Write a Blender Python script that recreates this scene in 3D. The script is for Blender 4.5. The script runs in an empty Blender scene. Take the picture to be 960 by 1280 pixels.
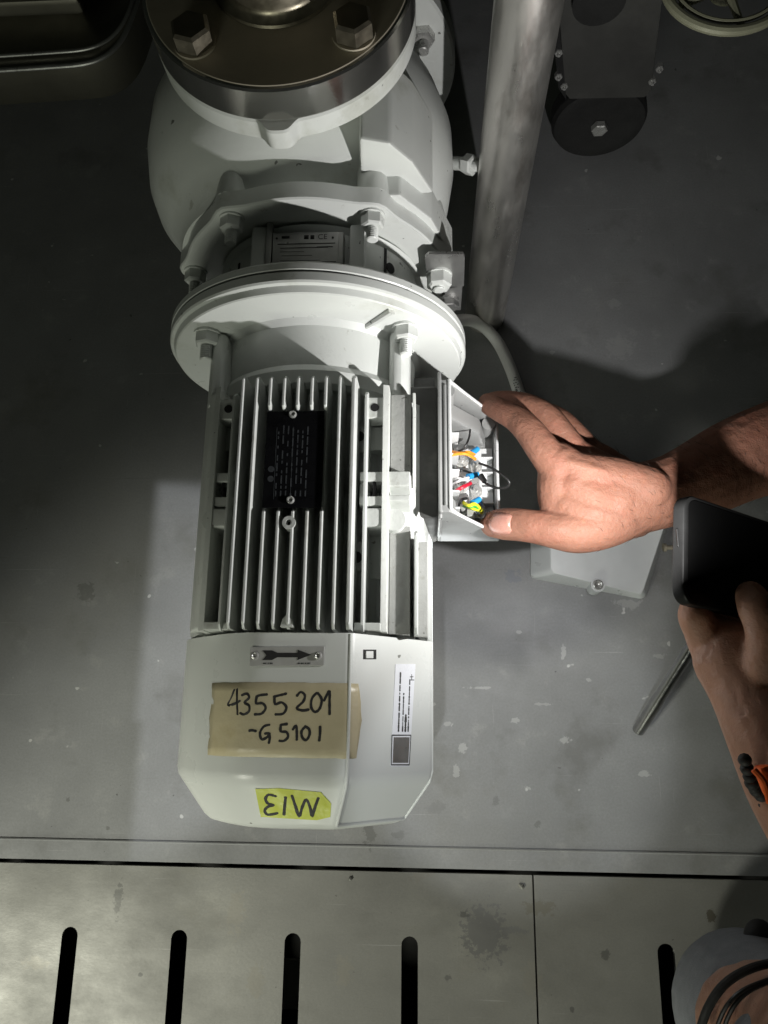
import bpy, bmesh, math, random
from mathutils import Vector, Matrix
random.seed(7)
S = bpy.context.scene
C = S.collection
V = Vector
# ------------------------------------------------------------------ camera
cd = bpy.data.cameras.new('camera'); cam = bpy.data.objects.new('camera', cd); C.objects.link(cam)
CAM = V((0, 0, .85))
RM = Matrix(((.99840122, .00274046, .05645786), (.01209532, .9653304, -.26075069), (-.05521507, .26101668, .9637539)))
cam.matrix_world = Matrix.Translation(CAM) @ RM.to_4x4()
cd.sensor_fit = 'VERTICAL'; cd.sensor_height = 36; cd.sensor_width = 27; cd.lens = 27
cd.clip_start = .01; cd.clip_end = 100
cd.dof.use_dof = False
S.camera = cam
# ------------------------------------------------------------------ light
w = bpy.data.worlds.new('World'); S.world = w; w.use_nodes = True
bg = w.node_tree.nodes['Background']
bg.inputs[0].default_value = (.80, .92, .72, 1); bg.inputs[1].default_value = .006
S.view_settings.view_transform = 'Standard'; S.view_settings.look = 'None'
S.view_settings.exposure = 0; S.view_settings.gamma = 1

def lamp(name, kind, loc, tgt, power, col, **kw):
    l = bpy.data.lights.new(name, kind); l.energy = power; l.color = col
    for k, v in kw.items(): setattr(l, k, v)
    o = bpy.data.objects.new(name, l); C.objects.link(o); o.location = loc
    o.rotation_euler = (V(tgt) - V(loc)).to_track_quat('-Z', 'Y').to_euler()
    return o
# the torch of the telephone, the room's ceiling lamp, and two added fills
lamp('torch', 'AREA', (.143, .096, .402), (.143-.52, .096+.74, .402-.37), 1.12, (1, .985, .965), shape='DISK', size=.006)
lamp('phone_torch', 'SPOT', (.152, .100, .292), (-.32, .07, 0), 8.5, (.95, .97, 1), spot_size=math.radians(48), spot_blend=.4, shadow_soft_size=.003)
lamp('floor_fill', 'SPOT', (-.03, -.13, .95), (.092, -.02, 0), 7, (.94, .97, 1), spot_size=math.radians(21.5), spot_blend=.45, shadow_soft_size=.005)  # added spot with no known source, brightens the floor right of the motor
lamp('ceiling_lamp', 'SPOT', (-1.15, -.95, 1.5), (-.30, -.285, .2), 98, (1.0, 1.0, .86), spot_size=math.radians(26), spot_blend=.5, shadow_soft_size=.12)
lamp('front_fill', 'AREA', (-.75, -2.4, .72), (-.1, .3, .30), 15, (.96, 1.0, .84), shape='RECTANGLE', size=.8, size_y=.5)  # added area fill from low in front, lifts the shaded pump casing

# ------------------------------------------------------------------ helpers
def at(px, py, z):
    r = RM @ V(((px-480)/960, (640-py)/960, -1)); return CAM + r*((z-CAM.z)/r.z)
def pl(px, py, p, n):
    r = RM @ V(((px-480)/960, (640-py)/960, -1)); n = V(n); return CAM + r*((V(p)-CAM).dot(n)/r.dot(n))
def new(): return bmesh.new()
def frame(d, up=None):
    d = d.normalized(); a = V(up) if up is not None else (V((0, 0, 1)) if abs(d.z) < .9 else V((1, 0, 0)))
    s = a.cross(d).normalized(); return s, d.cross(s).normalized()
def loft(bm, rings, closed=True, c0=True, c1=True):
    vs = [[bm.verts.new(p) for p in r] for r in rings]; n = len(vs[0])
    for a, b in zip(vs, vs[1:]):
        for i in range(n if closed else n-1):
            j = (i+1) % n; bm.faces.new((a[i], a[j], b[j], b[i]))
    if closed and c0: bm.faces.new(list(reversed(vs[0])))
    if closed and c1: bm.faces.new(vs[-1])
    return vs
def cyl(bm, p0, p1, r0, r1=None, seg=24, up=None, caps=True):
    p0, p1 = V(p0), V(p1); s, u = frame(p1-p0, up); r1 = r0 if r1 is None else r1
    mk = lambda p, r: [p + (s*math.cos(t)+u*math.sin(t))*r for t in [2*math.pi*i/seg for i in range(seg)]]
    return loft(bm, [mk(p0, r0), mk(p1, r1)], True, caps, caps)
def tube(bm, pts, rad, seg=12, caps=True, flat=None, up=None):
    pts = [V(p) for p in pts]; n = len(pts)
    if not hasattr(rad, '__len__'): rad = [rad]*n
    rings = []; s = None
    for i, p in enumerate(pts):
        d = (pts[min(i+1, n-1)] - pts[max(i-1, 0)]).normalized()
        if s is None or up is not None: s, u = frame(d, up)
        else:
            s = (s - d*s.dot(d)).normalized(); u = d.cross(s)
        f = 1 if flat is None else (flat[i] if hasattr(flat, '__len__') else flat)
        rings.append([p + s*math.cos(t)*rad[i] + u*math.sin(t)*rad[i]*f for t in [2*math.pi*k/seg for k in range(seg)]])
    loft(bm, rings, True, caps, caps)
def spline(pts, k=6):
    pts = [V(p) for p in pts]; out = []
    for i in range(len(pts)-1):
        p0, p1, p2, p3 = pts[max(i-1, 0)], pts[i], pts[i+1], pts[min(i+2, len(pts)-1)]
        for j in range(k):
            t = j/k; out.append(.5*((2*p1)+(p2-p0)*t+(2*p0-5*p1+4*p2-p3)*t*t+(3*p1-p0-3*p2+p3)*t**3))
    out.append(pts[-1]); return out
def box(bm, a, b, bev=0, M=None):
    x0, y0, z0 = a; x1, y1, z1 = b
    v = [bm.verts.new(p) for p in ((x0,y0,z0),(x1,y0,z0),(x1,y1,z0),(x0,y1,z0),(x0,y0,z1),(x1,y0,z1),(x1,y1,z1),(x0,y1,z1))]
    f = [bm.faces.new([v[i] for i in q]) for q in ((3,2,1,0),(4,5,6,7),(0,1,5,4),(1,2,6,5),(2,3,7,6),(3,0,4,7))]
    if M is not None: bmesh.ops.transform(bm, matrix=M, verts=v)
    if bev: bmesh.ops.bevel(bm, geom=list({e for q in f for e in q.edges}), offset=bev, segments=2, profile=.5, affect='EDGES')
def prism(bm, poly, d, bev=0):
    """poly: world points of one face; d: extrusion vector"""
    d = V(d); poly = [V(p) for p in poly]
    nrm = sum((poly[i].cross(poly[(i+1) % len(poly)]) for i in range(len(poly))), V())
    if nrm.dot(d) < 0: poly = poly[::-1]
    vs = loft(bm, [poly, [p+d for p in poly]])
    if bev:
        es = {e for r in vs for x in r for e in x.link_edges}
        bmesh.ops.bevel(bm, geom=list(es), offset=bev, segments=2, profile=.5, affect='EDGES')
def lathe(bm, prof, c, ax='y', seg=64, sx=1):
    rings = []
    for a, r in prof:
        ring = []
        for i in range(seg):
            t = 2*math.pi*i/seg
            if ax == 'y': ring.append(V((c[0]+r*math.sin(t)*sx, a, c[1]+r*math.cos(t))))
            else: ring.append(V((c[0]+r*math.cos(t), c[1]+r*math.sin(t), a)))
        rings.append(ring)
    loft(bm, rings)
def hexbolt(bm, p, d, af, h, r=None, l=0, rot=0, up=None):
    """hexagon head with chamfer at p along d, optional threaded stud beyond it"""
    p, d = V(p), V(d).normalized(); s, u = frame(d, up); R = af/math.sqrt(3)
    rg = lambda o, q, k=6: [p+d*o+(s*math.cos(rot+i*2*math.pi/k)+u*math.sin(rot+i*2*math.pi/k))*q for i in range(k)]
    loft(bm, [rg(0, R), rg(h*.86, R), rg(h, R*.84)])
    if l:
        n = int(l/.0016); rings = []
        for i in range(n):
            o = h*.95+i*.0016
            rings += [rg(o, r*.86, 14), rg(o+.0008, r, 14)]
        rings.append(rg(h*.95+n*.0016, r*.8, 14)); loft(bm, rings)
W = {}
def obj(name, bm, m, parent=None, sharp=32, wn=True, recalc=True):
    if recalc: bmesh.ops.recalc_face_normals(bm, faces=bm.faces[:])
    for f in bm.faces: f.smooth = True
    for e in bm.edges:
        if len(e.link_faces) == 2:
            try: e.smooth = e.calc_face_angle() < math.radians(sharp)
            except ValueError: pass
    xs = [v.co for v in bm.verts]
    c = V(((min(p.x for p in xs)+max(p.x for p in xs))/2, (min(p.y for p in xs)+max(p.y for p in xs))/2, min(p.z for p in xs)))
    bmesh.ops.translate(bm, verts=bm.verts[:], vec=-c)
    me = bpy.data.meshes.new(name); bm.to_mesh(me); bm.free()
    o = bpy.data.objects.new(name, me); C.objects.link(o); W[o] = c
    me.materials.append(m)
    if parent: o.parent = parent; o.location = c - W[parent]
    else: o.location = c
    if wn:
        q = o.modifiers.new('wn', 'WEIGHTED_NORMAL'); q.keep_sharp = True
    return o
def copy_at(o, delta, parent=None, kids=True):
    c = o.copy(); C.objects.link(c); W[c] = W[o] + V(delta)
    p = parent or o.parent; c.parent = p
    c.location = W[c] - (W[p] if p else V())
    if kids:
        for k in o.children: copy_at(k, delta, c)
    return c
def tag(o, label=None, cat=None, group=None, kind=None):
    if label: o['label'] = label
    if cat: o['category'] = cat
    if group: o['group'] = group
    if kind: o['kind'] = kind
    return o
def thing(name, label, cat, loc, group=None):
    o = bpy.data.objects.new(name, None); C.objects.link(o); o.location = loc; o.empty_display_size = .02
    W[o] = V(loc); return tag(o, label, cat, group)
def stroke(bm, pts, n, wd, lift):
    """a pen stroke: a slightly domed ribbon lying on a surface with normal n"""
    n = V(n).normalized(); pts = [V(p) for p in pts]; L = []; M = []; R = []
    k = len(pts)
    d0 = (pts[0]-pts[1]).normalized()*wd*.3; d1 = (pts[-1]-pts[-2]).normalized()*wd*.3
    pts = [pts[0]+d0]+pts+[pts[-1]+d1]
    for i, p in enumerate(pts):
        d = (pts[min(i+1, k+1)]-pts[max(i-1, 0)]).normalized(); s = n.cross(d).normalized()
        q = wd*.5*(.45 if i in (0, k+1) else 1)*random.uniform(.86, 1.12)
        L.append(bm.verts.new(p+s*q+n*lift)); M.append(bm.verts.new(p+n*(lift+.00003))); R.append(bm.verts.new(p-s*q+n*lift))
    for i in range(k+1):
        bm.faces.new((L[i], M[i], M[i+1], L[i+1])); bm.faces.new((M[i], R[i], R[i+1], M[i+1]))
def text(s, p, ux, uy, size):
    """flat lettering: default font mapped on to the plane spanned by ux, uy at p; returns bmesh"""
    cu = bpy.data.curves.new('t', 'FONT'); cu.body = s; cu.size = size; cu.resolution_u = 3
    o = bpy.data.objects.new('t', cu); C.objects.link(o)
    dg = bpy.context.evaluated_depsgraph_get(); me = bpy.data.meshes.new_from_object(o.evaluated_get(dg))
    bpy.data.objects.remove(o); bm = new(); bm.from_mesh(me); bpy.data.meshes.remove(me)
    ux, uy = V(ux).normalized(), V(uy).normalized(); n = ux.cross(uy)
    for v in bm.verts: v.co = V(p)+ux*v.co.x+uy*v.co.y+n*.00025
    return bm
def join(bm, other):
    me = bpy.data.meshes.new('j'); other.to_mesh(me); other.free(); bm.from_mesh(me); bpy.data.meshes.remove(me)
def remesh(name, bm, m, parent, vox, it, fac=.5):
    o = obj(name, bm, m, parent, wn=False)
    q = o.modifiers.new('r', 'REMESH'); q.mode = 'VOXEL'; q.voxel_size = vox; q.use_smooth_shade = True
    q = o.modifiers.new('s', 'SMOOTH'); q.factor = fac; q.iterations = it
    dg = bpy.context.evaluated_depsgraph_get(); me = bpy.data.meshes.new_from_object(o.evaluated_get(dg))
    o.modifiers.clear(); old = o.data; o.data = me; bpy.data.meshes.remove(old); me.name = name
    for p in me.polygons: p.use_smooth = True
    return o

# ------------------------------------------------------------------ materials
def mat(name, col, rough=.5, metal=0, var=.12, scale=30, bump=.0, bscale=200, spots=None, spec=.5, coat=0, sss=0, rvar=.12, blotch=None, stretch=(1, 1, 1), marks=None):
    m = bpy.data.materials.new(name); m.use_nodes = True; t = m.node_tree; N = t.nodes; L = t.links
    b = N['Principled BSDF']; b.inputs['Metallic'].default_value = metal
    b.inputs['Specular IOR Level'].default_value = spec; b.inputs['Coat Weight'].default_value = coat
    geo = N.new('ShaderNodeNewGeometry'); mp = N.new('ShaderNodeMapping'); mp.inputs['Scale'].default_value = stretch
    L.new(geo.outputs['Position'], mp.inputs[0])
    def noise(sc, det=5, ro=.6):
        n = N.new('ShaderNodeTexNoise'); n.inputs['Scale'].default_value = sc; n.inputs['Detail'].default_value = det; n.inputs['Roughness'].default_value = ro
        L.new(mp.outputs[0], n.inputs['Vector']); return n.outputs['Fac']
    def ramp(src, a, b_, ca, cb):
        r = N.new('ShaderNodeMapRange'); r.inputs[1].default_value = a; r.inputs[2].default_value = b_; r.inputs[3].default_value = ca; r.inputs[4].default_value = cb
        L.new(src, r.inputs[0]); return r.outputs[0]
    def mix(fac, c1, c2):
        x = N.new('ShaderNodeMix'); x.data_type = 'RGBA'; L.new(fac, x.inputs[0])
        for i, c in ((6, c1), (7, c2)):
            if isinstance(c, tuple): x.inputs[i].default_value = (*c[:3], 1)
            else: L.new(c, x.inputs[i])
        return x.outputs[2]
    n1 = noise(scale)
    if marks:
        mk = N.new('ShaderNodeTexNoise'); mk.inputs['Scale'].default_value = 150; mk.inputs['Detail'].default_value = 7; mk.inputs['Roughness'].default_value = .7; L.new(geo.outputs['Position'], mk.inputs['Vector'])
    c = mix(ramp(n1, .3, .7, 0, 1), tuple(x*(1-var) for x in col), tuple(min(1, x*(1+var)) for x in col))
    if blotch:      # (scale, threshold, width, colour, strength)
        for sc, th, wd, bc, st in blotch: c = mix(ramp(noise(sc, 6, .62), th, th+wd, 0, st), c, bc)
    if spots:
        for sc, th, wd, bc, st in spots: c = mix(ramp(noise(sc, 2, .5), th, th+wd, 0, st), c, bc)
    if marks:
        for (vx, vy, rot, th, sc_, st_) in ((7, 420, .12, .70, (.50, .50, .50), .35), (320, 9, -.2, .71, (.48, .48, .47), .3), (10, 260, 1.0, .715, (.12, .12, .115), .35)):
            m2 = N.new('ShaderNodeMapping'); m2.inputs['Scale'].default_value = (vx, vy, 1); m2.inputs['Rotation'].default_value = (0, 0, rot); L.new(geo.outputs['Position'], m2.inputs[0])
            n2 = N.new('ShaderNodeTexNoise'); n2.inputs['Scale'].default_value = 1; n2.inputs['Detail'].default_value = 3; L.new(m2.outputs[0], n2.inputs['Vector'])
            c = mix(ramp(n2.outputs['Fac'], th, th+.05, 0, st_), c, sc_)
        c = mix(ramp(noise(420, 3, .7), .35, .75, 0, .28), c, (.13, .13, .125))
    for (mx, my, rx, ry, mc, st) in (marks or []):
        sb = N.new('ShaderNodeVectorMath'); sb.operation = 'SUBTRACT'; sb.inputs[1].default_value = (mx, my, 0); L.new(geo.outputs['Position'], sb.inputs[0])
        dv = N.new('ShaderNodeVectorMath'); dv.operation = 'DIVIDE'; dv.inputs[1].default_value = (rx, ry, 1); L.new(sb.outputs[0], dv.inputs[0])
        ln = N.new('ShaderNodeVectorMath'); ln.operation = 'LENGTH'; L.new(dv.outputs[0], ln.inputs[0])
        ad = N.new('ShaderNodeMath'); ad.operation = 'MULTIPLY_ADD'; ad.inputs[1].default_value = -4.2; L.new(mk.outputs['Fac'], ad.inputs[0]); ad.inputs[2].default_value = 2.1
        a2 = N.new('ShaderNodeMath'); a2.operation = 'ADD'; L.new(ln.outputs['Value'], a2.inputs[0]); L.new(ad.outputs[0], a2.inputs[1])
        c = mix(ramp(a2.outputs[0], 1.0, .82, 0, st), c, mc)
    L.new(c, b.inputs['Base Color'])
    L.new(ramp(noise(scale*1.7), .3, .7, max(.03, rough-rvar), min(1, rough+rvar)), b.inputs['Roughness'])
    if bump:
        bp = N.new('ShaderNodeBump'); bp.inputs['Strength'].default_value = bump; bp.inputs['Distance'].default_value = .001
        L.new(noise(bscale, 4), bp.inputs['Height']); L.new(bp.outputs[0], b.inputs['Normal'])
    if sss and bump:
        b2 = N.new('ShaderNodeBump'); b2.inputs['Strength'].default_value = .22; b2.inputs['Distance'].default_value = .0012
        vo = N.new('ShaderNodeTexVoronoi'); vo.feature = 'DISTANCE_TO_EDGE'; vo.inputs['Scale'].default_value = 620
        L.new(mp.outputs[0], vo.inputs['Vector']); L.new(ramp(vo.outputs['Distance'], 0, .25, 0, .5), b2.inputs['Height']); L.new(bp.outputs[0], b2.inputs['Normal'])
        b3 = N.new('ShaderNodeBump'); b3.inputs['Strength'].default_value = .5; b3.inputs['Distance'].default_value = .004
        L.new(noise(75, 3), b3.inputs['Height']); L.new(b2.outputs[0], b3.inputs['Normal']); L.new(b3.outputs[0], b.inputs['Normal'])
    if sss:
        b.inputs['Subsurface Weight'].default_value = sss; b.inputs['Subsurface Radius'].default_value = (1, .35, .2); b.inputs['Subsurface Scale'].default_value = .004
    return m
FLOOR_MARKS = [(0.2306, 0.4325, 0.0169, 0.01549, (0.36, 0.36, 0.36), 0.422), (0.2278, 0.4914, 0.00845, 0.00634, (0.36, 0.36, 0.36), 0.45), (0.1461, 0.0727, 0.00282, 0.00845, (0.52, 0.52, 0.52), 0.506), (0.1425, -0.0185, 0.00563, 0.00352, (0.52, 0.52, 0.52), 0.506), (0.2226, -0.0515, 0.00493, 0.00352, (0.52, 0.52, 0.52), 0.506), (0.0931, 0.0011, 0.00493, 0.00352, (0.52, 0.52, 0.52), 0.45), (0.2186, 0.125, 0.01549, 0.00493, (0.42, 0.42, 0.42), 0.45), (0.1005, 0.0939, 0.00352, 0.00211, (0.52, 0.52, 0.52), 0.506), (0.0361, -0.0281, 0.00563, 0.00422, (0.52, 0.52, 0.52), 0.506), (0.0291, -0.0498, 0.00352, 0.00704, (0.52, 0.52, 0.52), 0.45), (0.0212, -0.0039, 0.00422, 0.00211, (0.52, 0.52, 0.52), 0.394), (0.0559, 0.0339, 0.01267, 0.00141, (0.52, 0.52, 0.52), 0.394), (0.1232, 0.0179, 0.00986, 0.00141, (0.52, 0.52, 0.52), 0.338), (0.1709, 0.0433, 0.00282, 0.00211, (0.52, 0.52, 0.52), 0.45), (0.2485, 0.0692, 0.00634, 0.00282, (0.52, 0.52, 0.52), 0.338), (-0.0605, -0.1124, 0.00634, 0.01267, (0.1, 0.1, 0.095), 0.473), (-0.0308, -0.1149, 0.00704, 0.00422, (0.1, 0.1, 0.095), 0.338), (-0.3899, 0.1363, 0.00986, 0.01126, (0.1, 0.1, 0.095), 0.473), (0.1033, -0.0668, 0.00282, 0.00211, (0.52, 0.52, 0.52), 0.506), (0.07, -0.0791, 0.00352, 0.00563, (0.1, 0.1, 0.095), 0.338), (0.1118, -0.1014, 0.00352, 0.00352, (0.1, 0.1, 0.095), 0.405), (0.008, -0.0879, 0.00986, 0.00563, (0.2, 0.2, 0.2), 0.405), (0.0938, 0.1558, 0.00986, 0.00704, (0.17, 0.19, 0.24), 0.405), (0.137, -0.0466, 0.00211, 0.00141, (0.1, 0.1, 0.095), 0.608), (0.0043, 0.0166, 0.00352, 0.00211, (0.52, 0.52, 0.52), 0.45), (0.3575, 0.2663, 0.00704, 0.00422, (0.52, 0.52, 0.52), 0.225), (0.1499, 0.4285, 0.00422, 0.00211, (0.52, 0.52, 0.52), 0.338), (-0.3831, -0.0869, 0.00211, 0.00211, (0.1, 0.1, 0.095), 0.608), (-0.3367, -0.1138, 0.00211, 0.00211, (0.1, 0.1, 0.095), 0.608)]
PLATE_MARKS = [(0.055, -0.2027, 0.022651200000000003, 0.024393599999999998, (0.15, 0.15, 0.15), 0.796), (0.0827, -0.1999, 0.017424000000000002, 0.0034848000000000006, (0.17, 0.17, 0.17), 0.748), (0.111, -0.1797, 0.0156816, 0.006969600000000001, (0.16, 0.15, 0.12), 0.654), (0.0354, -0.1873, 0.0043560000000000005, 0.0034848000000000006, (0.1, 0.1, 0.095), 0.748), (-0.3183, -0.1825, 0.0043560000000000005, 0.0156816, (0.1, 0.1, 0.095), 0.654), (-0.1953, -0.1907, 0.008712000000000001, 0.0209088, (0.24, 0.23, 0.2), 0.654), (0.1738, -0.2202, 0.0052272, 0.0043560000000000005, (0.1, 0.1, 0.095), 0.748), (0.2785, -0.1828, 0.0060983999999999995, 0.0052272, (0.08, 0.07, 0.05), 0.842), (-0.0085, -0.1493, 0.012196799999999999, 0.008712000000000001, (0.2, 0.19, 0.17), 0.654), (-0.1714, -0.2515, 0.008712000000000001, 0.0156816, (0.22, 0.21, 0.18), 0.561), (-0.0838, -0.242, 0.0078408, 0.013939200000000002, (0.22, 0.21, 0.18), 0.561), (0.1007, -0.2438, 0.008712000000000001, 0.017424000000000002, (0.24, 0.23, 0.2), 0.561), (-0.3972, -0.2435, 0.012196799999999999, 0.0060983999999999995, (0.25, 0.24, 0.21), 0.561), (0.0189, -0.2441, 0.0034848000000000006, 0.0026136, (0.1, 0.1, 0.095), 0.654), (0.138, -0.2682, 0.0026136, 0.0026136, (0.1, 0.1, 0.095), 0.748), (-0.2891, -0.2498, 0.0026136, 0.0017424000000000003, (0.1, 0.1, 0.095), 0.842)]
M = dict(
 floor=mat('floor_steel', marks=FLOOR_MARKS, col=(.262, .266, .272), rough=.55, metal=.1, var=.16, scale=7, bump=.10, bscale=260, blotch=[(9, .56, .12, (.17, .17, .165), .7), (28, .60, .08, (.33, .33, .33), .6), (2.2, .55, .2, (.29, .285, .26), .7)],
           spots=[(55, .735, .02, (.62, .62, .62), .8), (120, .76, .02, (.06, .06, .06), .7)]),
 plate=mat('plate_steel', marks=PLATE_MARKS, col=(.225, .223, .206), rough=.5, metal=.35, var=.14, scale=6, bump=.08, bscale=240, blotch=[(11, .58, .12, (.22, .215, .19), .75), (3, .55, .2, (.43, .42, .36), .6)], spots=[(90, .75, .02, (.1, .1, .09), .8)], stretch=(1, 1.5, 1)),
 pit=mat('pit', (.03, .03, .028), .8),
 white=mat('white_paint', (.66, .68, .655), .38, 0, .04, 14, .10, 330, spec=.45, blotch=[(18, .58, .12, (.47, .48, .42), .6), (60, .66, .05, (.33, .33, .28), .55)], spots=[(130, .74, .015, (.08, .08, .07), .8)]),
 cover=mat('cover_paint', (.66, .68, .655), .34, 0, .025, 10, .05, 500, spec=.45, blotch=[(9, .62, .14, (.56, .58, .52), .5)], spots=[(85, .77, .015, (.12, .12, .1), .8)]),
 fin=mat('fin_paint', (.60, .62, .60), .42, 0, .06, 18, .14, 420, spec=.4, blotch=[(26, .58, .12, (.33, .33, .29), .7)]),
 cast=mat('cast_paint', (.62, .64, .61), .42, 0, .06, 30, .35, 260, spec=.45, blotch=[(60, .60, .1, (.42, .42, .37), .55)], spots=[(190, .72, .03, (.14, .14, .12), .8)]),
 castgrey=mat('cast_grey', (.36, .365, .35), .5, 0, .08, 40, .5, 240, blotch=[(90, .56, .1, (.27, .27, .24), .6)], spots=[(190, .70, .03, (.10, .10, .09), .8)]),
 boxgrey=mat('box_grey', (.33, .335, .33), .38, .2, .06, 30, .12, 300, blotch=[(40, .62, .1, (.30, .30, .27), .5)]),
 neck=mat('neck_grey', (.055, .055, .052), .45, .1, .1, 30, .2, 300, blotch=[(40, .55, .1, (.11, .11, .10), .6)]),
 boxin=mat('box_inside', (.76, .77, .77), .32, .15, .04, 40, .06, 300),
 steel=mat('machined_steel', (.74, .73, .70), .15, .97, .08, 12, .04, 500, rvar=.08),
 darksteel=mat('dull_steel', (.46, .415, .33), .6, .35, .12, 14, .08, 300, blotch=[(9, .55, .15, (.26, .22, .16), .6)]),
 chrome=mat('chrome', (.38, .38, .38), .16, 1, .1, 60, rvar=.06),
 bolt=mat('bolt_steel', (.26, .235, .18), .42, .9, .15, 60, .08, 300),
 pipe=mat('pipe_steel', (.66, .64, .61), .36, .92, .10, 40, .06, 200, blotch=[(30, .56, .1, (.34, .31, .28), .6)], spots=[(110, .70, .03, (.75, .74, .72), .6)], stretch=(1, 1, .35)),
 zinc=mat('zinc', (.62, .62, .60), .30, .6, .1, 80),
 black=mat('black_plate', (.006, .006, .007), .32, 0, .2, 60, .03, 600, spec=.3),
 ink=mat('ink', (.018, .017, .018), .6, 0, .2, 300),
 dim=mat('faint_print', (.05, .055, .06), .5, 0, .3, 200),
 grey_print=mat('grey_print', (.05, .05, .05), .5, 0, .2, 200),
 tape=mat('masking_tape', (.53, .47, .31), .45, 0, .07, 30, .5, 110, blotch=[(30, .6, .12, (.46, .39, .22), .6)]),
 ytape=mat('yellow_tape', (.56, .62, .035), .42, 0, .06, 60, .4, 120),
 sticker=mat('sticker', (.80, .82, .86), .35, 0, .02, 60),
 plateg=mat('plate_grey', (.30, .30, .29), .38, .6, .1, 70, .05, 400),
 alu=mat('aluminium_plate', (.52, .52, .50), .38, .25, .08, 70, .05, 400),
 hole=mat('hole_dark', (.01, .01, .01), .8),
 cable=mat('cable_grey', (.75, .75, .74), .45, 0, .05, 60),
 bracket=mat('bracket_steel', (.42, .42, .41), .36, .8, .1, 50, .05, 300),
 skin=mat('skin', (.235, .112, .076), .56, 0, .07, 55, .22, 900, spec=.22, sss=.18, blotch=[(34, .52, .2, (.285, .108, .074), .6), (120, .60, .12, (.30, .13, .075), .5)]),
 skin2=mat('tanned_skin', (.40, .21, .14), .48, 0, .07, 55, .22, 900, spec=.4, sss=.15, blotch=[(34, .55, .2, (.32, .14, .085), .55)]),
 nail=mat('nail', (.42, .21, .165), .28, 0, .04, 120, spec=.5, sss=.1),
 hair=mat('arm_hair', (.03, .02, .015), .6),
 phone=mat('phone_black', (.008, .008, .008), .45, 0, .2, 30, spec=.2),
 glass=mat('phone_glass', (.003, .003, .003), .22, 0, .1, 30, spec=.12),
 rubber=mat('rubber', (.018, .018, .018), .65, 0, .2, 40, .2, 200),
 caster=mat('caster_plate', (.10, .10, .095), .5, .4, .12, 30, .1, 200),
 tray=mat('tray_steel', (.20, .19, .155), .45, .6, .12, 9, .05, 200),
 rim=mat('green_rim', (.27, .27, .19), .5, .1, .1, 30),
 orange=mat('orange_cloth', (.86, .13, .01), .6, 0, .08, 60, .3, 700),
 greycloth=mat('grey_cloth', (.21, .22, .24), .85, 0, .1, 90, .5, 900),
 w_orange=mat('wire_orange', (.85, .32, .03), .35), w_red=mat('wire_red', (.60, .015, .04), .35), w_black=mat('wire_black', (.012, .012, .012), .38),
 w_yellow=mat('wire_yellow', (.72, .72, .03), .35), w_green=mat('wire_green', (.05, .35, .06), .35), blue=mat('crimp_blue', (.03, .33, .72), .3),
 lidg=mat('lid_grey', (.68, .70, .71), .36, .1, .04, 30, .06, 300, spots=[(120, .74, .02, (.2, .2, .2), .7)]),
)
XA, ZA = -.091, .257          # the shaft line, parallel to Y

# ------------------------------------------------------------------ floor
def build_floor():
    bm = new()
    box(bm, (-3, -.1455, -.012), (3, 4, 0))
    o = tag(obj('floor', bm, M['floor'], wn=False), kind='structure')
    # pressed edge strip that steps down a touch before the joint
    bm = new()
    prism(bm, [(-3, -.1455, -.010), (-3, -.1455, .0010), (-3, -.1275, .0010), (-3, -.1262, .0018), (-3, -.1250, .0012), (-3, -.125, .0008)], (6, 0, 0))
    obj('edge_strip', bm, M['floor'], o, sharp=20, wn=False)
    # slotted plates in front of the joint, real slots
    xs = [at(84, 1200, 0).x, at(222, 1200, 0).x, at(365, 1200, 0).x, at(512, 1200, 0).x, at(834, 1210, 0).x]
    pitch = (xs[3]-xs[0])/3
    seam = at(668, 1150, 0).x
    def plate(name, x0, x1, slots):
        bm = new(); Y1, Y0, t = -.1498, -1.6, .006
        hw, sy0, sy1 = .0082, -.2085, -.345
        cols = sorted(slots); edges = [x0]
        for s in cols: edges += [s-hw, s+hw]
        edges.append(x1)
        for i in range(0, len(edges), 2): box(bm, (edges[i], Y0, -t), (edges[i+1], Y1, 0))
        for s in cols:
            n = 10
            arc = [V((s+hw*math.cos(math.pi*k/n), sy0-hw+hw*math.sin(math.pi*k/n), -t)) for k in range(n+1)]
            for k in range(n):
                a, b = arc[k], arc[k+1]
                prism(bm, [a, V((a.x, Y1, -t)), V((b.x, Y1, -t)), b], (0, 0, t))
            arc = [V((s+hw*math.cos(math.pi*k/n), sy1+hw-hw*math.sin(math.pi*k/n), -t)) for k in range(n+1)]
            for k in range(n):
                a, b = arc[k], arc[k+1]
                prism(bm, [a, b, V((b.x, Y0, -t)), V((a.x, Y0, -t))], (0, 0, t))
        bmesh.ops.remove_doubles(bm, verts=bm.verts[:], dist=1e-6)
        return tag(obj(name, bm, M['plate'], wn=False, recalc=False), kind='structure')
    L = [xs[0]-pitch*k for k in range(3, 0, -1)]+xs[:4]
    plate('floor_plate', -2, seam-.0009, L)
    plate('floor_plate', seam+.0009, 2, [xs[4]+pitch*k for k in range(0, 5)])
    bm = new(); box(bm, (-3, -2, -.2), (3, -.1, -.18)); pf = tag(obj('pit_floor', bm, M['pit'], wn=False), kind='structure')
    p = at(362, 1215, -.05); bm = new(); box(bm, (p.x-.05, p.y-.035, -.056), (p.x+.05, p.y+.012, -.05), .001); obj('support_bar', bm, M['plate'], pf)
    bm = new()
    for px, py, r in ((438, 1098, .0022), (652, 1108, .003), (650, 1106, .002)):
        p = at(px, py, 0); bmesh.ops.create_icosphere(bm, subdivisions=1, radius=r, matrix=Matrix.Translation((p.x, p.y, .0012)))
    obj('weld_spatter', bm, M['plate'], o)
build_floor()

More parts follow.
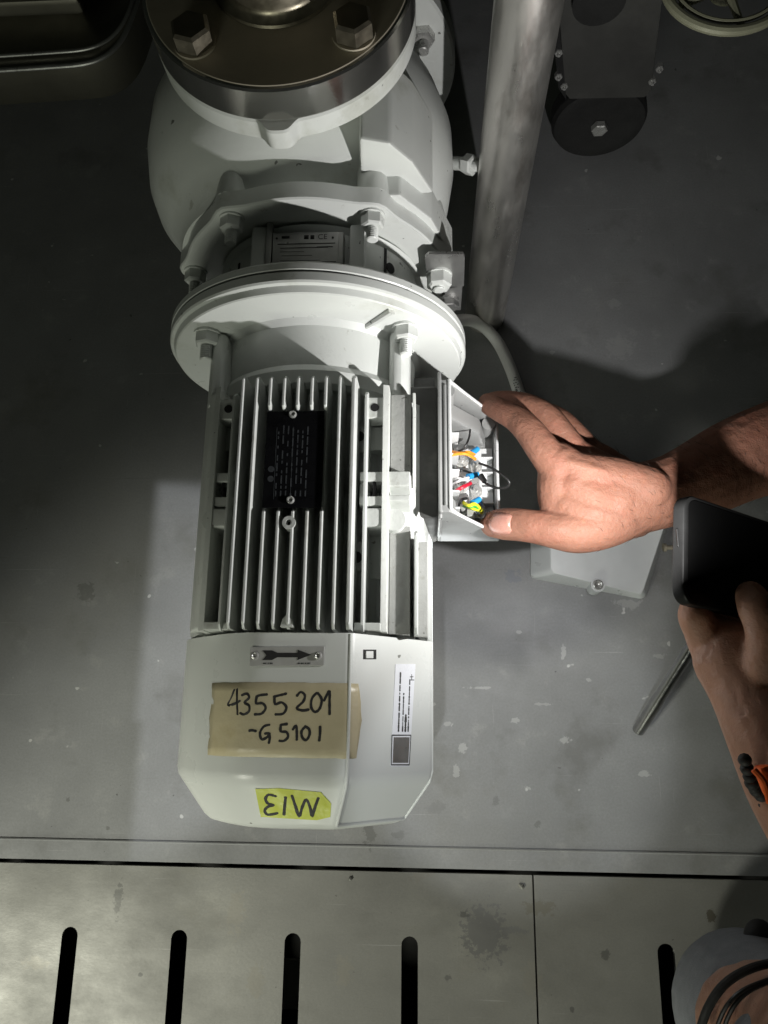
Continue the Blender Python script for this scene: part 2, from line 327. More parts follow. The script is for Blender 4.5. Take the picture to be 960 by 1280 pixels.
# ------------------------------------------------------------------ the electric motor
MOT = thing('electric_motor', 'white finned electric motor with black rating plate, handwritten tapes and open terminal box', 'motor', (XA, .1, .15))
def U(u, y, w_): return V((XA+u, y, ZA+w_))
FY0, FY1 = .056, .235
def motor():
    # core
    bm = new(); lathe(bm, [(.05, .074), (.245, .074)], (XA, ZA), seg=48)
    for sgn in (-1, 1):      # cheeks that close the shoulders
        prism(bm, [U(sgn*.030, .052, .045), U(sgn*.066, .052, .052), U(sgn*(.088 if sgn > 0 else .080), .052, .03), U(sgn*(.095 if sgn > 0 else .083), .052, -.05), U(sgn*.05, .052, -.085), U(0, .052, -.09), U(0, .052, 0)], (0, .186, 0))
    core = obj('housing', bm, M['fin'], MOT)
    # top fins
    def fin(u, w0, w1, y0, y1, t0=.0042, t1=.0022, name='cooling_fin'):
        bm = new()
        pr = [(u-t0/2, w0), (u+t0/2, w0), (u+t1/2, w1-.0008), (u+t1/4, w1), (u-t1/4, w1), (u-t1/2, w1-.0008)]
        rings = [[U(a, y0, b-(.004 if b > w1-.002 else 0)) for a, b in pr], [U(a, y0+.004, b) for a, b in pr], [U(a, y1-.004, b) for a, b in pr], [U(a, y1, b-(.005 if b > w1-.002 else 0)) for a, b in pr]]
        loft(bm, rings); return obj(name, bm, M['fin'], core, sharp=40)
    yp0, yp1 = at(366, 632, .357).y, at(366, 513, .357).y
    for i in range(9):
        u = -.0388+.00982*i; t1 = .0030 if i in (8,) else .0022
        if i in (2, 3, 4, 5, 6):     # the fins under the rating plate are cut lower there
            pr = [(FY0, .100), (yp0-.003, .100), (yp0, .0945), (yp1, .0945), (yp1+.003, .100), (FY1, .100)]
            bm = new(); rings = []
            for y, w1 in [(FY0, .096), (FY0+.004, .1), (yp0-.004, .1), (yp0-.0005, .0945), (yp1+.0005, .0945), (yp1+.004, .1), (FY1-.004, .1), (FY1, .095)]:
                rings.append([U(u-.0021, y, .06), U(u+.0021, y, .06), U(u+t1/2, y, w1-.0008), U(u+t1/4, y, w1), U(u-t1/4, y, w1), U(u-t1/2, y, w1-.0008)])
            loft(bm, rings); obj('cooling_fin', bm, M['fin'], core, sharp=40)
        else: fin(u, .055, .100, FY0, FY1, t1=t1)
    yl0, yl1 = at(465, 628, .345).y, at(465, 585, .345).y      # lug row
    def U2(sg, u, y, w_):
        cl = lambda v: max(0, min(1, v)); f = cl((u-.040)/.010)*cl((.094-u)/.02)
        return U(sg*(u-.0042*f), y, w_-(.006*f if w_ > .049 else 0))
    for sg in (-1, 1):
        fin(sg*.0478, .05, .0868, FY0, .228)
        # thick rails
        bm = new(); prism(bm, [U2(sg, .0625, FY0, .045), U2(sg, .0685, FY0, .045), U2(sg, .0680, FY0, .0865), U2(sg, .0635, FY0, .088)], (0, .178, 0), .0006); obj('rail', bm, M['cast'], core)
        # sloping side panels: front (fan side) and rear
        ysp = at(480, 655, .33).y
        if sg > 0:
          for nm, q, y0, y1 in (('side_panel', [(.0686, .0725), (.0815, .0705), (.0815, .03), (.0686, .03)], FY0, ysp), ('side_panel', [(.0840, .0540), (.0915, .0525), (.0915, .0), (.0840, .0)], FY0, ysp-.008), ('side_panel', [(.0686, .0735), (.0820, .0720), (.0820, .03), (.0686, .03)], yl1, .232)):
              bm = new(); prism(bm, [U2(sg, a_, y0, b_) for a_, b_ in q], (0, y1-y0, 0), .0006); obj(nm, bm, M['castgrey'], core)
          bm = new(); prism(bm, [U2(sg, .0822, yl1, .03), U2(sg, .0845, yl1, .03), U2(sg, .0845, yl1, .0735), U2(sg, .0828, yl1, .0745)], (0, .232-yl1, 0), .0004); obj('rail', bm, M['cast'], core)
        if sg > 0: fin(sg*.0830, .02, .0730, FY0, ysp-.004, .0032, .0026)
        for ww, uu in ((.043, .0900), (.028, .0930), (.012, .0945), (-.004, .0945), (-.02, .0930), (-.036, .0900), (-.052, .085)):
            bm = new(); x0 = .06; uu -= 0 if sg > 0 else .0075
            y1 = ysp-.004 if (sg > 0 and ww > -.06) else .228
            prism(bm, [U2(sg, x0, FY0, ww-.0022), U2(sg, uu, FY0, ww-.0012), U2(sg, uu, FY0, ww+.0012), U2(sg, x0, FY0, ww+.0022)], (0, y1-FY0, 0), .0004)
            obj('cooling_fin', bm, M['fin'], core)
        if sg < 0:   # closed flank plate on the far side
            bm = new(); prism(bm, [U(-.0625, .058, .0735), U(-.0705, .058, .0670), U(-.0790, .058, .050), U(-.0850, .058, .02), U(-.0850, .058, -.03), U(-.058, .058, -.03), U(-.058, .058, .06)], (0, .178, 0), .003); obj('flank', bm, M['cast'], core)
        # lugs between fin and rail, each a piece of its own
        def lug(nm, u0, y0, w0, u1, y1, w1, bv=.0008):
            bm = new(); box(bm, *sorted_box(U2(sg, u0, y0, w0), U2(sg, u1, y1, w1)), bv); obj(nm, bm, M['cast'], core)
        a, b = at(465, 517, .345).y, at(465, 491, .345).y; a2 = at(465, 547, .345).y
        lug('bored_lug', .050, a, .07, .0655, b, .0862)
        lug('web', .052, a2, .03, .063, a, .068, .0006); lug('web', .041, a2-.002, .03, .051, at(465, 517, .345).y, .070, .0006)
        lug('lug', .046, yl0, .05, .066, yl0+.007, .086, .001); lug('lug', .046, yl1-.007, .05, .066, yl1, .086, .001)
        if sg > 0: lug('lug', .0665, yl0+.004, .05, .0815, yl0+.0085, .0815, .001); sg > 0 and lug('lug', .0665, yl1-.010, .05, .0815, yl1+.001, .0815, .001)
        lug('lug_core', .045, yl0+.0065, .05, .0545, yl1-.0065, .082, .002)
        yb = at(470, 643, .345).y
        bm = new(); cyl(bm, U2(sg, .070 if sg > 0 else .064, yb, .05), U2(sg, .072 if sg > 0 else .065, yb, .080), .0090, .0080, 24); obj('boss', bm, M['cast'], core)
        lug('boss_cap', .050, yb-.0068, .05, .066, yb+.0068, .087, .0018)
        a, b = at(455, 705, .345).y, at(455, 668, .345).y
        lug('bored_lug', .0405, a, .03, .0515, b, .072); lug('web', .052, a-.004, .03, .063, b+.012, .060)
        lug('web', .043, FY0+.0005, .05, .064, FY0+.006, .089, .001)
        for u_, y_, w_, r_ in ((.0575, at(466, 504, .345).y, .0860, .0031), (.0425, at(455, 690, .345).y, .0718, .0042), (.0425, at(455, 533, .345).y, .0698, .0040)):
            bm = new(); cyl(bm, U2(sg, u_, y_, w_), U2(sg, u_, y_, w_+.0005), r_, seg=18); obj('bolt_hole', bm, M['hole'], core)
        bm = new(); tube(bm, [U2(sg, .0575, yl0+.006, .0835), U2(sg, .0588, (yl0+yl1)/2, .0845), U2(sg, .0575, yl1-.006, .0835)], .0013, 6); obj('notch', bm, M['hole'], core)
    # rating plate with rivets and faint print
    bm = new(); z = .3567
    q = [at(331, 512, z), at(405, 510, z), at(401, 633, z), at(328, 632, z)]
    x0, x1, y0, y1 = (q[0].x+q[3].x)/2, (q[1].x+q[2].x)/2, q[2].y, q[0].y
    box(bm, (x0, y0, .3522), (x1, y1, .3538), .0005)
    pt = obj('rating_plate', bm, M['black'], MOT)
    for py in (518, 625):
        bm = new(); p = at(366 if py < 600 else 363, py, .354)
        lathe(bm, [(.3536, .0028), (.3546, .0027), (.3552, .0018), (.3548, .0010), (.3544, .0002)], (p.x, p.y), 'z', 18); obj('rivet', bm, M['zinc'], pt)
    bm = new()
    for k in range(7):
        xx = x0+.0085+k*.0034; yy = y0+.008
        while yy < y1-.014:
            l = random.choice((.002, .004, .006)); box(bm, (xx, yy, .3538), (xx+.0009, yy+l, .35392)); yy += l+random.choice((.0015, .0015, .005))
    for xx in (x0+.0075, x0+.0190): box(bm, (xx, y0+.006, .3538), (xx+.0003, y1-.012, .35391))
    for yy in (.158, .165): cyl(bm, (x0+.005, yy, .3538), (x0+.005, yy, .35396), .0022, seg=14)
    obj('print', bm, M['dim'], pt, wn=False)
    # small eye on the middle fin, clip at its foot
    bm = new(); p = at(361, 653, .357)
    rg = lambda r, z: [V((p.x+r*math.cos(t), p.y+r*math.sin(t), z)) for t in [2*math.pi*i/24 for i in range(24)]]
    loft(bm, [rg(.0045, .343), rg(.0045, .3572), rg(.0020, .3572), rg(.0020, .350)], c1=False); obj('eye', bm, M['cast'], core)
    bm = new(); cyl(bm, (p.x, p.y, .3495), (p.x, p.y, .351), .0019, seg=14); obj('bolt_hole', bm, M['hole'], core)
    bm = new(); p = at(357, 795, .357); prism(bm, [(p.x-.0045, FY0+.001, .348), (p.x+.0045, FY0+.001, .348), (p.x+.003, FY0+.006, .348), (p.x, FY0+.010, .348), (p.x-.003, FY0+.006, .348)], (0, 0, .0075), .0006); obj('clip', bm, M['cast'], core)
    # end shield between fins and flange
    bm = new(); lathe(bm, [(.232, .05), (.232, .080), (.236, .083), (.246, .083), (.252, .079), (.283, .081), (.2875, .086), (.2875, .05)], (XA, ZA), seg=72)
    for sg in (-1, 1):
        prism(bm, [U(sg*.060, .226, .03), U(sg*.078, .226, .03), U(sg*.0775, .226, .054), U(sg*.074, .226, .063), U(sg*.069, .226, .066), U(sg*.063, .226, .063)], (0, .0605, 0), .003)
        pass
    sh = obj('end_shield', bm, M['white'], MOT)
    # round flange
    bm = new(); lathe(bm, [(.2872, .05), (.2872, .1175), (.2880, .1185), (.2925, .1200), (.2935, .1223), (.2950, .1232), (.3010, .1232), (.3022, .1222), (.3025, .05)], (XA, ZA), seg=128)
    fl = obj('mounting_flange', bm, M['white'], MOT, sharp=28)
    for an in (-51, 48, 135, -135):
        t = math.radians(an); d = V((math.sin(t), 0, math.cos(t))); p = V((XA, .2872, ZA))+d*.101
        bm = new(); cyl(bm, p, p+V((0, -.002, 0)), .0105, seg=28); hexbolt(bm, p+V((0, -.002, 0)), (0, -1, 0), .0165, .009, .0048, .014, rot=.3); obj('flange_bolt', bm, M['white'], fl)
    bm = new(); a = pl(446, 416, (0, .2868, 0), (0, 1, 0)); b = pl(490, 388, (0, .2868, 0), (0, 1, 0))
    tube(bm, [a, (a+b)/2, b], [.0012, .0028, .0034], 10); obj('cast_rib', bm, M['white'], fl)
    # fan cover
    def mx(p): p = V(p); p.x = XA+.0035+(p.x-XA)*.98; return p
    def octo(a, y, r0=.009):
        pts = []
        cc = a/math.cos(math.pi/8)
        for i in range(8):
            t = math.pi/8+i*math.pi/4; r = r0 if math.sin(t) > 0 else .050
            for j in range(6):
                tt = t-math.pi/8+math.pi/4*j/5; ctr = V((math.sin(t), 0, math.cos(t)))*((a-r)/math.cos(math.pi/8))
                pts.append(mx(V((XA, y, ZA))+ctr+V((math.sin(tt), 0, math.cos(tt)))*r))
        return pts
    bm = new()
    loft(bm, [octo(.0900, .052, .008), octo(.0920, .0530), octo(.0930, .0540), octo(.0930, -.033), octo(.0920, -.038), octo(.0890, -.0425), octo(.0735, -.0645), octo(.0700, -.0675), octo(.065, -.069)])
    fc = obj('fan_cover', bm, M['cover'], MOT, sharp=24)
    zt = ZA+.0930; n45 = V((.0545, 0, .0534)).normalized(); pc = V((XA+.0412, 0, ZA+.0930))
    # raised seam along the ridge and down the end
    bm = new(); cc = .0930/math.cos(math.pi/8)
    rp = lambda a, y: mx(V((XA, y, ZA))+V((math.sin(math.pi/8), 0, math.cos(math.pi/8)))*((a-.009)/math.cos(math.pi/8)+.0088))
    tube(bm, [rp(.0930, .0535), rp(.0930, -.034), rp(.0910, -.041), rp(.0735, -.0655)], .0011, 8)
    rq = lambda a, y: mx(V((XA, y, ZA))+V((math.sin(3*math.pi/8), 0, math.cos(3*math.pi/8)))*((a-.009)/math.cos(math.pi/8)+.0088))
    tube(bm, [rq(.0930, .0535), rq(.0930, -.034), rq(.0910, -.041), rq(.0735, -.0655)], .0009, 8)
    tube(bm, [rp(.0735, -.0655), rq(.0735, -.0655)], .0011, 8)
    obj('seam', bm, M['cover'], fc)
    # arrow plate
    bm = new(); q = [at(312, 833, zt), at(405, 832, zt), at(405.5, 808, zt), at(313, 809, zt)]
    prism(bm, [V((p.x, p.y, zt+.0001)) for p in q], (0, 0, .0008), .0002)
    ap = obj('arrow_plate', bm, M['alu'], fc)
    bm = new(); zz = zt+.0010
    ar = [(328, 813), (340, 813), (347, 816), (372, 816), (372, 812), (389, 818.5), (372, 825), (372, 821.5), (347, 821.5), (340, 825), (328, 825), (333, 819)]
    prism(bm, [V((at(x, y, zz).x, at(x, y, zz).y, zz)) for x, y in ar], (0, 0, .00012)); obj('arrow', bm, M['ink'], ap, wn=False)
    bm = new()
    for x0_, x1_ in ((329, 333), (334.5, 336), (337, 341), (372, 375), (376, 380), (381, 383), (384, 388)):
        p, q = at(x0_, 830, zz), at(x1_, 828.4, zz); box(bm, (p.x, p.y, zz-.0001), (q.x, q.y, zz+.0001))
    obj('print', bm, M['grey_print'], ap, wn=False, recalc=False)
    for px in (319, 398):
        bm = new(); p = at(px, 819.5, zt); lathe(bm, [(zt+.0008, .0026), (zt+.0018, .0024), (zt+.0022, .0016), (zt+.0014, .0009), (zt+.0013, .0001)], (p.x, p.y), 'z', 18); obj('rivet', bm, M['zinc'], ap)
    # masking tape over the ridge, lettered by hand
    bm = new(); hh = .0002
    prof = []
    xl, xr = at(255, 900, zt).x, XA+.0930*math.tan(math.pi/8)
    ytop, ybot = at(350, 853, zt).y, at(350, 947, zt).y
    ring = []; half = .0930*math.tan(math.pi/8)
    def corner(sg):
        o = []
        for j in range(6):
            tt = (math.pi/4)*j/5; r_ = .009 if sg > 0 else .050
            ctr = V((XA, 0, ZA))+V((sg*math.sin(math.pi/8), 0, math.cos(math.pi/8)))*((.0930-r_)/math.cos(math.pi/8))
            o.append(ctr+V((sg*math.sin(tt), 0, math.cos(tt)))*r_)
        return o
    lc = corner(-1)[::-1]
    ring = [lc[0]+V((-.7071, 0, -.7071))*.0062]+lc
    fl0, fl1 = -half+.050*math.tan(math.pi/8), half-.009*math.tan(math.pi/8)
    ring += [V((XA+fl0+(fl1-fl0)*i/12, 0, zt)) for i in range(1, 12)]
    ring += corner(1)
    ring += [ring[-1]+V((.7071, 0, -.7071))*.003, ring[-1]+V((.7071, 0, -.7071))*.0075]
    ring = [mx(p) for p in ring]; cxy = V((XA, 0, ZA)); rows = []
    out = []
    for k in range(9):
        f = k/8; row = []
        for i, p in enumerate(ring):
            nx = (V((p.x, 0, p.z))-cxy).normalized(); y = ytop+(ybot-ytop)*f
            e = 0
            if k in (0, 8): e = .00015*math.sin(i*1.3)+random.uniform(-.0002, .0002)
            q = V((p.x, y+e, p.z))+nx*hh
            if i == 0: q.x += random.uniform(-.0005, .0005)
            if i == len(ring)-1: q += V((.7071, 0, -.7071))*(-.004*abs(f-.5)*2+random.uniform(-.0008, .0008))
            row.append(q)
        out.append(row)
    vs = [[bm.verts.new(p) for p in r] for r in out]
    for a, b in zip(vs, vs[1:]):
        for i in range(len(a)-1): bm.faces.new((a[i], b[i], b[i+1], a[i+1]))
    tp = obj('masking_tape', bm, M['tape'], fc, wn=False, sharp=60)
    tp.modifiers.new('s', 'SOLIDIFY').thickness = .00018
    tp['label'] = 'beige masking tape reading 4355201 -G5101 in black marker'
    bm = new(); zs = zt+.00026; k = [0]
    xc = XA-((.0930-.050)/math.cos(math.pi/8))*math.sin(math.pi/8)
    def w(*pts, wd=.0017):
        k[0] += 1; P = [V((at(x, y, zs).x, at(x, y, zs).y, zs)) for x, y in pts]
        for p in P:
            if (p.x-XA-.0035)/.98+XA < xc: p.z -= .050-math.sqrt(.050**2-((p.x-XA-.0035)/.98+XA-xc)**2)
        stroke(bm, spline(P, 4), (0, 0, 1), wd, k[0]*.000004)
    # 4355201
    w((291, 862), (287, 872), (282, 881), (290, 880), (299, 876)); w((295, 861), (295, 876), (296, 893))
    w((301, 869), (308, 867), (311, 872), (305, 878), (311, 882), (311, 889), (304, 893), (299, 891))
    w((334, 868), (325, 869), (320, 871)); w((321, 870), (320, 879), (328, 879), (332, 885), (327, 892), (318, 893))
    w((358, 867), (350, 869), (342, 871)); w((343, 870), (344, 880), (352, 878), (358, 884), (354, 892), (344, 893))
    w((371, 870), (376, 865), (381, 869), (379, 877), (371, 885), (378, 888), (386, 887))
    w((396, 866), (390, 873), (389, 884), (394, 890), (400, 885), (402, 874), (397, 866))
    w((405, 876), (409, 868), (412, 864), (412, 878), (412, 893))
    # -G5101
    w((311, 913.5), (315, 913), (320, 914))
    w((337, 906), (330, 908), (325, 916), (327, 924), (333, 922), (337, 917), (331, 917)); w((337, 917), (337, 924), (336, 929))
    w((359, 905), (351, 906)); w((351, 906), (351, 914), (358, 915), (360, 921), (355, 926), (349, 926))
    w((366, 912), (370, 907), (371, 915), (371, 925))
    w((382, 908), (377, 914), (378, 922), (383, 925), (387, 918), (386, 911), (381, 908))
    w((400, 908), (400, 917), (399, 926))
    obj('lettering', bm, M['ink'], tp, wn=False, recalc=False)
    # yellow tape on the chamfer, upside down M13
    cn = V((0, -.0155, .022)).normalized(); pch = V((XA, -.0425, ZA+.0890))
    # chamfer plane spanned by X and the slope of the end
    slope = (V((0, -.0645, .0735))-V((0, -.0425, .0890))).normalized(); cn = V((0, slope.z, -slope.y)); cn = cn if cn.z > 0 else -cn
    def ch(x, y, l=0): return pl(x, y, pch, cn)+cn*l
    bm = new(); q = [(319, 986), (348, 985), (380, 988), (401, 990), (414, 1004), (413, 1021), (396, 1025), (326, 1021)]
    prism(bm, [ch(x, y, .00015) for x, y in q], cn*.0001); yt = obj('yellow_tape', bm, M['ytape'], fc, wn=False)
    yt['label'] = 'yellow tape reading M13, upside down'
    bm = new(); k = [0]
    def w2(*pts, wd=.0020):
        k[0] += 1; stroke(bm, spline([ch(x, y, .0003) for x, y in pts], 4), cn, wd, k[0]*.000004)
    w2((345, 995), (336, 993), (332, 998), (335, 1004), (342, 1006), (335, 1008), (331, 1013), (335, 1018), (347, 1016))
    w2((357, 996), (356, 1007), (355, 1018))
    w2((365, 994), (369, 1006), (374, 1020), (378, 1008), (383, 999), (388, 1010), (390, 1020), (394, 1008), (398, 997))
    obj('lettering', bm, M['ink'], yt, wn=False, recalc=False)
    # little window with latch
    def f45(x, y, l=0): return pl(x, y, pc, n45)+n45*l
    bm = new(); prism(bm, [f45(454, 812, .0001), f45(470, 812, .0001), f45(470, 824, .0001), f45(454, 824, .0001)], n45*.0003); wd = obj('latch_window', bm, M['hole'], fc, wn=False)
    bm = new(); prism(bm, [f45(456, 814, .0004), f45(465, 814, .0004), f45(465, 823, .0004), f45(456, 823, .0004)], n45*.0012, .0003); obj('latch', bm, M['cover'], wd)
    # paper sticker with small print, square code left blank
    bm = new(); prism(bm, [f45(494, 830, .0002), f45(519, 830, .0002), f45(511, 958, .0002), f45(488, 958, .0002)], n45*.0002); st = obj('paper_label', bm, M['sticker'], fc, wn=False)
    bm = new(); dv = (f45(500, 940)-f45(502, 840)).normalized(); ux = -dv; uy = n45.cross(ux)
    # print too small to read: rows of short dark ticks
    rr_ = random.Random(3)
    for px, y_, wd_, y_end in ((497.5, 914, .0016, 842), (502.5, 914, .0012, 868), (506, 914, .0020, 893), (509.5, 914, .0013, 850)):
        y = y_
        while y > y_end:
            l = rr_.choice((1.6, 2.4, 4, 6)); k_ = (914-y)*.035
            stroke(bm, [f45(px+k_, y, .0004), f45(px+k_+l*.035, y-l, .0004)], n45, wd_*rr_.uniform(.6, 1.1), .0001); y -= l+rr_.choice((1.2, 1.2, 2.6))
    for q0, q1 in (((512, 846), (516, 846)), ((514, 843), (514, 850)), ((512, 850), (517, 850))): stroke(bm, [f45(*q0, .0004), f45(*q1, .0004)], n45, .0006, .0001)
    for a, b in (((489.5, 919), (513, 919)), ((513, 919), (511, 956)), ((511, 956), (488.5, 956)), ((488.5, 956), (489.5, 919))):
        stroke(bm, [f45(*a, .0004), f45(*b, .0004)], n45, .0008, .0001)
    obj('print', bm, M['grey_print'], st, wn=False, recalc=False)
    bm = new(); prism(bm, [f45(491.5, 921.5, .0004), f45(511.5, 921.5, .0004), f45(509.7, 953.5, .0004), f45(490.2, 953.5, .0004)], n45*.0001); obj('blank_square', bm, M['plateg'], st, wn=False)
    return core, fc
def sorted_box(a, b):
    return tuple(min(p, q) for p, q in zip(a, b)), tuple(max(p, q) for p, q in zip(a, b))
motor()

# ------------------------------------------------------------------ terminal box
def terminal():
    YB, YT = .1475, .2535; XL = .0085
    bm = new()
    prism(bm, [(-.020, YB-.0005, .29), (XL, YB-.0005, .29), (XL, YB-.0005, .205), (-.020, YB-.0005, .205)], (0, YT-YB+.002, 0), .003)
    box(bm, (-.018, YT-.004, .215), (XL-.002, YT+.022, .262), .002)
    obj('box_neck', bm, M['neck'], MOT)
    # hollow body with the mouth cut on the slant
    TOP, BOT = .304, .208; XR = .0605; XE = .0165; LOWZ = .226; t = .0032
    prof = [(XL, BOT), (XL, TOP), (XE, TOP), (XR, LOWZ), (XR, BOT)]
    bm = new()
    out = lambda y: [V((x, y, z)) for x, z in prof]
    # back wall, two ends, floor of the box, each a slab with thickness
    box(bm, (XL, YB, BOT), (XL+t, YT, TOP), .0008)
    for y, d in ((YB, t), (YT-t, t)):
        prism(bm, [V((XL+.001, y, BOT)), V((XL+.001, y, TOP-.0005)), V((XE, y, TOP)), V((XR, y, LOWZ)), V((XR, y, BOT))], (0, d, 0), .0008)
    box(bm, (XL+.001, YB+.001, BOT), (XR, YT-.001, BOT+t), .0008)
    box(bm, (XR-t, YB+.001, BOT+.001), (XR, YT-.001, LOWZ), .0008)
    box(bm, (XL+.001, YB+.001, TOP-t), (XE, YT-.001, TOP), .0008)
    # corner pillars for the lid screws
    for y in (YB+.007, YT-.008):
        cyl(bm, (XR-.008, y, BOT), (XR-.008, y, LOWZ+.006), .0058, seg=16)
        cyl(bm, (XL+.0075, y, BOT), (XL+.0075, y, TOP-.004), .0052, seg=16)
    tb = obj('terminal_box', bm, M['boxgrey'], MOT)
    tb['label'] = 'open grey terminal box with coloured wires inside'
    # grey sloping inner wall near the flange end
    bm = new(); prism(bm, [V((XL+t, YT-.020, BOT+t)), V((XL+t, YT-.020, .285)), V((XR-.016, YT-.020, .24)), V((XR-.010, YT-.022, BOT+t))], (0, .014, 0), .003); obj('inner_wall', bm, M['boxgrey'], tb)
    # sealing cord on the rim
    bm = new(); g = .0012
    loop = [V((XE+.0006, YB+.005, TOP+.0002)), V((XE+.0006, (YB+YT)/2, TOP+.0002)), V((XE+.0006, YT-.005, TOP+.0002)), V((XE+.002, YT-.0018, TOP-.002)), V((XE+.012, YT-.0012, TOP-.021)), V((XR-.003, YT-.0014, LOWZ+.006)), V((XR-.0008, YT-.006, LOWZ+.0006)),
            V((XR-.0012, (YB+YT)/2, LOWZ+.0006)), V((XR-.0008, YB+.006, LOWZ+.0006)), V((XR-.003, YB+.0014, LOWZ+.006)), V((XE+.012, YB+.0012, TOP-.021)), V((XE+.002, YB+.0018, TOP-.002)), V((XE+.0006, YB+.005, TOP+.0002))]
    tube(bm, spline(loop, 5), .0013, 8); obj('gasket', bm, M['boxin'], tb)
    bm = new(); lip = [p+V((-.0035, 0, .0002)) for p in loop[:3]]; tube(bm, spline(lip, 6), .0012, 8)
    tube(bm, spline([V((XL+.001, YB-.0005, .23)), V((XL+.001, YB-.0005, TOP-.003)), V((XL+.001, YB+.003, TOP+.0003)), V((XL+.001, YT-.003, TOP+.0003)), V((XL+.001, YT+.0005, TOP-.004))], 6), .0014, 8)
    obj('bead', bm, M['boxgrey'], tb)
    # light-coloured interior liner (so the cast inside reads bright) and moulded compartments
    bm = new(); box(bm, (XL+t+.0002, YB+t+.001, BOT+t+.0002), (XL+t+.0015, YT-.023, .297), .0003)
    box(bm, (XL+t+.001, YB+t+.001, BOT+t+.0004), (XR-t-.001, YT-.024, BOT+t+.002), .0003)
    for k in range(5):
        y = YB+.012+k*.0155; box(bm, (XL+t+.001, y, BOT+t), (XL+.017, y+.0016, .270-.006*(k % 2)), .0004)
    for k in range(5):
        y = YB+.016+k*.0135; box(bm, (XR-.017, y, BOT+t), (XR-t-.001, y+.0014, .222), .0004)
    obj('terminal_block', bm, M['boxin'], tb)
    bm = new(); box(bm, (.0225, YB+.010, BOT+t), (.0345, YT-.028, .2365), .001); box(bm, (.0345, YB+.010, BOT+t), (.0465, YT-.028, .2225), .001); obj('stud_base', bm, M['boxin'], tb)
    # two rows of studs with nuts, washers and links
    ys = [YB+.018, YB+.040, YB+.062]
    for i, y in enumerate(ys):
        for x in (.0285, .0405):
            bm = new(); z0 = .2435 if x < .035 else .229
            cyl(bm, (x, y, BOT+.004), (x, y, z0-.006), .0062, seg=16)
            cyl(bm, (x, y, z0-.006), (x, y, z0-.0045), .0058, seg=20); hexbolt(bm, (x, y, z0-.0045), (0, 0, 1), .0085, .0045, .0023, .009, rot=.4+i)
            obj('terminal_stud', bm, M['zinc'], tb)
    bm = new()
    for i in range(2): box(bm, (.037, ys[i]-.003, .2255), (.044, ys[i+1]+.003, .227), .0004)
    for y in ys: box(bm, (.026, y-.003, .2385), (.0305, y+.008, .2397), .0004)
    obj('link_bar', bm, M['zinc'], tb)
    # wires; the places were read off the picture and sit at stud height
    def wire(name, m, pts, r):
        bm = new(); tube(bm, spline([at(*p) for p in pts], 6), r, 10); return obj(name, bm, m, tb)
    wire('wire', M['w_orange'], [(563, 569, .262), (575, 567, .264), (585, 568, .262), (594, 574, .252)], 0.00133)
    wire('wire', M['w_orange'], [(563, 564, .258), (574, 566, .262), (585, 565, .258), (593, 568, .250)], 0.00117)
    wire('wire', M['w_red'], [(565, 618, .250), (573, 612, .258), (580, 608, .258), (588, 604, .250)], 0.00164)
    wire('wire', M['w_black'], [(599, 579, .250), (612, 584, .262), (626, 592, .270), (636, 602, .270), (634, 609, .266), (622, 610, .262), (610, 606, .258), (598, 596, .248)], 0.00101)
    wire('wire', M['w_black'], [(588, 534, .245), (586, 548, .258), (580, 560, .258), (573, 564, .252)], 0.00086)
    wire('wire', M['w_black'], [(576, 640, .245), (574, 632, .255), (577, 625, .258), (583, 623, .250)], 0.00125)
    wire('wire', M['w_yellow'], [(579, 628, .256), (586, 632, .262), (593, 630, .260), (599, 635, .254), (602, 641, .247)], 0.00148)
    wire('wire', M['w_green'], [(580, 632, .254), (587, 634, .261), (594, 633, .259), (598, 638, .254)], 0.00101)
    wire('wire', M['w_yellow'], [(585, 634, .256), (591, 636, .258), (598, 638, .255)], 0.00101)
    wire('wire', M['cable'], [(566, 596, .250), (575, 598, .256), (584, 600, .252), (590, 598, .246)], 0.00094)
    wire('wire', M['w_black'], [(566, 585, .250), (574, 588, .257), (582, 589, .254), (590, 592, .247)], .0010)
    wire('wire', M['boxin'], [(566, 606, .248), (576, 600, .256), (586, 597, .254)], .0011)
    wire('wire', M['w_black'], [(592, 640, .25), (600, 648, .258), (606, 640, .258), (602, 628, .25)], .0011)
    for (a, b) in (((589, 567, .250), (597, 561, .246)), ((585, 596, .252), (597, 593, .246)), ((591, 629, .256), (599, 624, .250))):
        bm = new(); cyl(bm, at(*a), at(*b), .0027, .0023, 14); obj('crimp', bm, M['blue'], tb)
    bm = new(); cyl(bm, at(601, 594, .256), at(606, 602, .258), .0022, seg=12); obj('crimp', bm, M['w_black'], tb)
    bm = new(); p = at(590, 641, .252); box(bm, (p.x-.004, p.y-.003, .236), (p.x+.003, p.y+.004, .252), .001); obj('earth_clamp', bm, M['zinc'], tb)
terminal()

